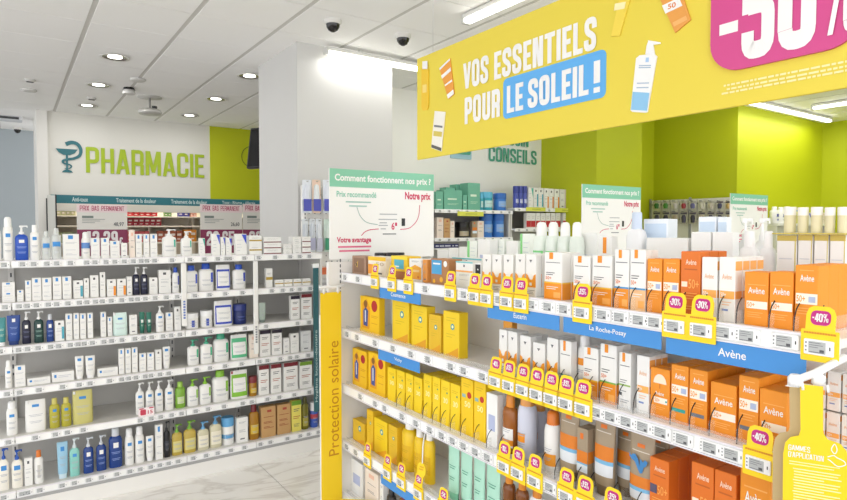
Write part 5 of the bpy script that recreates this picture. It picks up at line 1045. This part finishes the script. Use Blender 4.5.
# price posters
PLUM = M('8f3a5c', .5)
def poster(x0, x1, price, old, label):
    Y = 8.6; a, b = at(x0, 204, 1, Y), at(x1, 204, 1, Y); zb = at(x0, 262, 1, Y).z; w = b.x - a.x; h = a.z - zb
    t = empty('price_poster', (a.x, Y, zb)); tag(t, label, 'poster', 'permanent low price posters at the counter')
    MB().cbox(0, 0, 0, w, .008, h, M('e6e3dc', .5), .001).build('board', t)
    MB().rect(0, h * .86, w, h, M('efdcdc', .5), -.0008).build('header', t)
    MB().block('PRIX', w * .06, h * .89, w * .24, h * .975, M('b8456a', .5), -.0016, wt=.13).block('BAS', w * .29, h * .89, w * .43, h * .975, M('b8456a', .5), -.0016, wt=.13).block('PERMANENT', w * .48, h * .89, w * .94, h * .975, M('b8456a', .5), -.0016, wt=.13).build('lettering', t)
    MB().rect(0, 0, w, h * .56, PLUM, -.0008).build('price_panel', t)
    MB().block(price, w * .14, h * .28, w * .8, h * .53, M('efe9ea', .5), -.0016).build('price', t)
    MB().block('€', w * .83, h * .3, w * .9, h * .42, M('efe9ea', .5), -.0016).build('price', t)
    mb = MB().rect(w * .1, h * .76, w * .32, h * .8, M('7e8a84', .5), -.0016)
    for k in range(3): mb.rect(w * .1, h * (.735 - .03 * k), w * (.55 - .1 * k), h * (.745 - .03 * k), M('9a9e9c', .5), -.0016)
    mb.text(old, w * .72, h * .61, w * .93, h * .69, M('6d6f70', .5), -.0016, .02); mb.build('fine_print', t)
    MB().tube([(w * .5, .016, h * .5), (w * .5, .016, .02 - zb)], .012, M('9a9a9c', .4)).build('stand_pole', t)
    MB().lathe([(.16, -zb), (.16, .012 - zb), (.03, .03 - zb)], M('8a8a8c', .4), 20, cx=w * .5, cy=.016).build('stand_base', t)
poster(76.5, 127, '42,29', '48,97', 'price poster reading 42,29 behind the skincare gondola')
poster(200, 242, '22,65', '26,60', 'price poster reading 22,65 in front of the counter')
poster(242.6, 285, '22,65', '26,60', 'price poster cut off by the white column')
CP = 'on the cream shelving behind the counter'
def cbox_row(x0, x1, n, ytop, ybot, col, desc, Y=9.6, cat='carton', dz=0):
    m = M(col, .5); m2 = M('f2e6e2', .5)
    for k in range(n):
        xa, xb = x0 + (x1 - x0) * k / n, x0 + (x1 - x0) * (k + .9) / n
        a, b = at(xa, ybot, 1, Y), at(xb, ytop, 1, Y); zs = min((z for z in (1.12, 1.40, 1.64, 1.78)), key=lambda z: abs(z - a.z))
        h = max(b.z - a.z, .03); w = b.x - a.x
        key = ('cr', col, q2(w), q2(h))
        if key not in _BX:
            pm = MB(); pm.rect(-w * .4, h * .55, w * .3, h * .75, m2, -.0605); pm.rect(-w * .4, h * .2, w * .1, h * .3, m2, -.0605)
            _BX[key] = (MB().cbox(-w / 2, -.06, 0, w / 2, .06, h, m, .002).mesh('carton'), pm.mesh('front_print'))
        o = obj('carton', _BX[key][0], None, ((a.x + b.x) / 2, Y + .06, zs + dz)); obj('front_print', _BX[key][1], o)
        REG.append((o, desc, CP, cat, None))
cbox_row(57, 76, 4, 206, 216, 'b9b48a', 'dull yellow green medicine carton')
cbox_row(128, 158, 5, 209, 216, 'c62f36', 'bright red medicine carton', dz=.0)
cbox_row(128, 162, 6, 217, 225, 'b03040', 'dark red medicine carton')
cbox_row(165, 172, 2, 211, 219, '6f9a58', 'small green medicine carton'); cbox_row(179, 190, 2, 209, 219, '4a4690', 'violet medicine carton'); cbox_row(190.5, 197, 2, 212, 219, 'e0a090', 'salmon medicine carton')
cbox_row(128, 150, 4, 232, 243, 'd9666a', 'light red medicine carton'); cbox_row(184, 197, 2, 226, 238, 'e8963a', 'orange medicine carton')
cbox_row(57, 74, 3, 224, 235, 'a9b088', 'pale green medicine carton'); cbox_row(158, 183, 4, 229, 240, 'b9684e', 'rust coloured medicine carton')

# ------------------------------------------------------------------ pegboard with hanging oral care beside the column
pg = empty('pegboard_unit', (2.2, 4.55, 0)); tag(pg, 'white perforated pegboard unit in front of the column', 'shelving')
mb = MB().cbox(-.24, 0, 0, .75, .03, 1.95, M('e4e2de', .5), .003); mb.build('panel', pg)
mb = MB()
for i in range(18):
    for j in range(26): mb.rect(-.2 + i * .05, .62 + j * .05, -.188 + i * .05, .632 + j * .05, M('8f8f90', .5), -.0006)
h_ = mb.build('peg_hole', pg); h_['kind'] = 'stuff'
MB().cbox(-.255, -.03, 0, -.225, .03, 1.95, M('efede9', .4), .002).build('upright', pg)
mb = MB()
for k in range(40): mb.rect(-.246, .62 + k * .033, -.238, .638 + k * .033, DGREY, -.0306)
mb.build('slot_row', pg)['kind'] = 'stuff'
MB().tube([(-.2, -.02, 1.42), (.7, -.02, 1.42)], .006, M('c9c9c9', .3, metal=.5)).build('rail', pg)
PV = M('4a4fb0', .4); POR = M('e07a3c', .4); PGR = M('2f8f6a', .4); PCL = M('dfe6ea', .2)
def hang(x0, x1, y0, y1, cols, desc, Y=4.47, place='hanging on pegboard beside column'):
    a, b = at(x0, y1, 1, Y), at(x1, y0, 1, Y); w, h = b.x - a.x, b.z - a.z
    o = empty('blister_pack', ((a.x + b.x) / 2, Y, a.z))
    MB().slab(rr(-w / 2, 0, w / 2, h, min(w, h) * .12), 0, .003, M(cols[0], .4)).build('card', o)
    mb = MB(); loft(mb, [(h * .08, w * .3, .014), (h * .5, w * .36, .016), (h * .82, w * .3, .012), (h * .86, w * .1, .004)], M(cols[1], .3), 2.4, 12); mb.build('blister', o)
    MB().rect(-w * .45, h * .06, w * .45, h * .42, M(cols[2], .45), -.017).build('front_print', o)
    MB().tube([(0, 4.55 - Y, h * .95), (0, -.03, h * .95), (0, -.035, h * .97)], .003, M('c9c9c9', .3, metal=.6)).build('hook', o)
    REG.append((o, desc, place, 'blister pack', None))
for x0, x1, c in ((302.5, 311, ('dfe3ea', 'd8dce6', '474db0')), (312.5, 320.5, ('e6c9b4', 'dfe3e6', '474db0')), (323, 331.5, ('dfe3ea', 'd8dce6', '474db0')), (333, 341, ('e6c9b4', 'dfe3e6', '474db0'))):
    hang(x0, x1, 180, 213, c, 'violet and clear toothbrush pack')
for x0, x1, c in ((302.5, 308, ('d9dde2', 'c9cfd8', 'b8b8cc')), (309.5, 315, ('d9dde2', 'c9cfd8', 'a9aac4')), (316, 322, ('d9dde2', 'dfe3ea', 'c3c4d6')), (324, 333, ('cfe0d6', 'cfdcd4', '2f8f6a'))):
    hang(x0, x1, 219, 252, c, 'pale clear toothbrush pack')
for x0, x1, y0, y1, c in ((319.5, 331, 266, 275, ('e8d0c0', 'e0703a', 'e0703a')), (319.5, 331, 278, 286, ('d6d6d6', 'c9c9cc', 'a8a8ac'))):
    hang(x0, x1, y0, y1, c, 'wide small pack low', 4.47)
for x0, x1, c in ((333, 341, ('d9dde2', 'c9cfd8', 'b8b8cc')),): hang(x0, x1, 219, 252, c, 'half hidden pale pack')

# ------------------------------------------------------------------ shelving below the advice lettering
def wall_unit(name, label, x0, x1, Y, zs, depth, h):
    a, b = at(x0, 220, 1, Y), at(x1, 220, 1, Y); g = empty(name, (a.x, Y, 0)); tag(g, label, 'shelving'); w = b.x - a.x
    MB().box(0, depth, 0, w, depth + .02, h, M('b9b7b4', .5)).build('back_panel', g)
    for s_ in (0, w): MB().box(s_ - .012, .06, 0, s_ + .012, depth, h - .02, M('dcdad6', .5)).build('upright', g)
    for z in zs:
        MB().cbox(0, .01, z - .02, w, depth, z, METALW, .002).build('shelf', g)
        r = MB().cbox(0, 0, z - .036, w, .01, z + .002, WPLAST, .002).build('price_rail', g)
        n = max(2, int(w / .12))
        for k in range(n): obj('price_label', ESL_S, r, (w * (k + .5) / n, -.0002, z - .018))
    return a.x, b.x
ZA = [1.80, 1.50, 1.2]; YA = 5.05
wall_unit('advice_shelving', 'white wall shelving with mint cartons under the green lettering', 435, 513, YA, ZA, .4, 1.8)
YB_ = 5.05; ZB = [1.835, 1.60, 1.3]
wall_unit('vitamin_shelving', 'white shelving unit with coloured vials, right of the mint cartons', 515, 580, YB_, ZB, .4, 1.83)
def sitem(kind, x0, x1, yt, st, Y, z, d=None, place='on wall shelving under green lettering'):
    a, b, c = at(x0, 220, 1, Y), at(x1, 220, 1, Y), at((x0 + x1) / 2, yt, 1, Y); w = b.x - a.x; d = d or (w if kind in ('jar', 'spray') else min(max(w * .6, .03), .2))
    product(kind, st, w, d, c.z - z, ((a.x + b.x) / 2, Y + d / 2, z), 0, place)
Y1 = YA + .03
for x0, x1, yt in ((436, 443, 191.5), (444, 462, 190), (463, 467, 195), (468, 480, 183)): sitem(B, x0, x1, yt, 'mint', Y1, 1.8, .14)
sitem(B, 446, 455, 187.5, 'mint', Y1 + .16, 1.8, .12); sitem(B, 456, 467, 184.5, 'mint', Y1 + .16, 1.8, .12)
sitem('jar', 481, 484, 193, 'tealcan', Y1, 1.8); sitem('jar', 485, 495.5, 192, 'tealcan', Y1, 1.8); sitem('jar', 499, 509, 193, 'bluecan', Y1, 1.8)
sitem(B, 437, 443.5, 217.5, 'pink', Y1, 1.5); sitem(B, 444, 450, 218.5, 'tan', Y1, 1.5); sitem(B, 450.5, 454.5, 221, 'cream', Y1, 1.5); sitem('jar', 461, 472, 222, 'darkb', Y1, 1.5); sitem(B, 472.5, 477, 221, 'beige', Y1, 1.5); sitem(B, 477.5, 484, 221, 'pink', Y1, 1.5); sitem('jar', 485, 495.5, 213, 'bluecan', Y1, 1.5); sitem('jar', 497, 507, 213, 'bluecan', Y1, 1.5)
Y2 = YB_ + .03; VP_ = 'on the vial shelving'
for x0 in (515.5, 519.8, 524.1): sitem('jar', x0, x0 + 4.2, 186, 'indigo', Y2, 1.835, None, VP_)
for k, x0 in enumerate((528.5, 533.5, 538.5, 544, 549, 554.5, 560, 565.5, 571)): sitem(B, x0, x0 + 4.6, 187.5 + .3 * k, ('cerg', 'teal', 'teal', 'orange', 'orange', 'orange', 'plain', 'cream', 'cerg')[k], Y2, 1.835, .05, VP_)
for k, x0 in enumerate((526.5, 531, 536, 541, 546, 551, 556, 563, 570)): sitem(B, x0, x0 + (4.4 if k < 7 else 6.6), 213, 'red', Y2, 1.60, .05, 'on lower vial shelf')
for x0, x1, Y, yt, yb, l in ((457.5, 483.5, YA - .006, 212, 216, 'lime yellow strip under upper advice shelf'), (526, 545.5, YB_ - .006, 207.6, 211, 'lime yellow strip on vial shelf, left of two'), (555, 577, YB_ - .006, 208.5, 212.2, 'lime yellow strip on vial shelf, right of two')):
    a, b = at(x0, yb, 1, Y), at(x1, yt, 1, Y); t = empty('shelf_strip', (a.x, Y, a.z)); tag(t, l, 'sign', 'lime yellow shelf strips')
    MB().cbox(0, -.003, 0, b.x - a.x, 0, b.z - a.z, M('dfe25a', .5), .0006).build('strip', t); MB().rect((b.x - a.x) * .3, (b.z - a.z) * .4, (b.x - a.x) * .75, (b.z - a.z) * .6, M('b2b84a', .5), -.0036).build('print', t)
a, b = at(434, 248.2, 1, YA - .03), at(458.5, 243.6, 1, YA - .03)
t = empty('shelf_strip', (a.x, YA - .03, a.z)); tag(t, 'dark navy strip with pale print right of the large price sign', 'sign')
MB().cbox(0, -.003, 0, b.x - a.x, 0, b.z - a.z, M('262a5e', .5), .0006).build('strip', t)
mb = MB(); W_ = b.x - a.x; H_ = b.z - a.z
for u0, u1 in ((.06, .18), (.22, .4), (.44, .66), (.74, .8), (.86, .96)): mb.rect(W_ * u0, H_ * .35, W_ * u1, H_ * .65, M('c9cbe0', .5), -.0036)
mb.build('print', t)
MB().cbox(.02, 0, -.02, W_ - .02, .03, 0, METALW, .002).build('holder', t)

# ------------------------------------------------------------------ hanging goods along the green walls
def rack(name, label, X, Ya, Yb, z0, z1):
    g = empty(name, (X, Ya, 0)); tag(g, label, 'shelving'); L = abs(Ya - Yb)
    MB().box(0, -L, 0, .04, 0, z1, M('efece6', .5)).build('panel', g)
    for z in (z1 - .06, z1 - .26): MB().tube([(-.015, 0, z), (-.015, -L, z)], .008, M('b9b9bb', .3, metal=.6)).build('rail', g)
    for k in range(3): MB().box(-.012, -L * k / 2 - .015, 0, 0, -L * k / 2 + .015, z1 + .02, M('a9a9ab', .4)).build('upright', g)
a, b = at(651, 200, 0, 7.21), at(735, 200, 0, 7.21); zt_ = at(690, 199, 0, 7.21).z
rack('hook_rack', 'wire hook rack of hanging packs before the lime green wall', 7.21, a.y, b.y, 1.2, zt_)
def hangx(x0, x1, y0, y1, cols, desc, X=7.13):
    a, b = at(x0, y1, 0, X), at(x1, y0, 0, X); w, h = a.y - b.y, b.z - a.z
    o = empty('blister_pack', (X, (a.y + b.y) / 2, a.z), -PI / 2)
    MB().slab(rr(-w / 2, 0, w / 2, h, w * .1), 0, .003, M(cols[0], .5)).build('card', o)
    mb = MB(); loft(mb, [(h * .1, w * .25, .02), (h * .5, w * .32, .03), (h * .7, w * .2, .02)], M(cols[1], .4), 2.2, 10); mb.build('blister', o)
    MB().rect(-w * .45, h * .75, w * .45, h * .9, M(cols[2], .5), -.001).build('front_print', o)
    MB().tube([(0, .08, h * .96), (0, -.05, h * .96), (0, -.055, h)], .006, M('8f8f92', .3, metal=.6)).build('hook', o)
    REG.append((o, desc, 'on hook rack by green wall', 'blister pack', None))
for k, x in enumerate(range(653, 733, 9)):
    c = (('d9d4ca', '3f7a3a', 'b9b4aa'), ('d6d2c8', '4a8a3a', 'bdb8ae'), ('e0dcd4', 'c9c4bb', 'd2cdc4'), ('d9d5cb', '9a2f3a', 'c2bdb4'), ('dad6ce', '6a6a9c', 'bcb8b0'), ('e2dfd8', 'd2cec6', 'cbc6be'), ('dedad2', 'c9c0ae', 'b8b2a8'), ('dcd8d0', '3a3a5a', '6a5a6a'), ('e0d4be', 'c9a86a', '4a4a50'))[k]
    hangx(x, x + 7.4, 200.5, 209.5, c, 'pale pack in upper row')
for k, x in enumerate(range(653, 733, 9)):
    hangx(x, x + 7.6, 211, 224, ('cfcac0', ('4a465c', '3a3648', 'b8a890')[k % 3], '5a5468'), 'dark pack in lower row')
# shelf of white bottles under the tube lamp
a, b = at(773, 222, 1, 3.72), at(829, 222, 1, 3.72)
g = empty('baby_shelf', (a.x, 3.65, 0)); tag(g, 'white shelf unit of baby care below the bright green wall', 'shelving'); zsh = 1.665
MB().cbox(0, 0, zsh - .03, b.x - a.x, .2, zsh, METALW, .002).build('shelf', g); MB().box(0, .2, 0, b.x - a.x, .215, zsh + .02, SHELFG).build('back_panel', g)
for s_ in (0, b.x - a.x): MB().box(s_ - .01, .02, 0, s_ + .01, .2, zsh - .031, SHELFG).build('upright', g)
for k, (x0, x1, yt, kind, st) in enumerate(((775, 781, 206.5, 'bottle', 'wdots'), (781.5, 787.5, 207, 'bottle', 'wdots'), (788, 795, 206.5, 'bottle', 'wdots'), (796, 804, 207, 'pouch', 'olivep'), (805, 811, 213, B, 'cer'), (811.5, 817, 213, B, 'cer'), (818, 826, 212.5, B, 'cream'))):
    sitem(kind, x0, x1, yt, st, 3.68, zsh, None, 'on baby care shelf by green wall')
finish_labels()
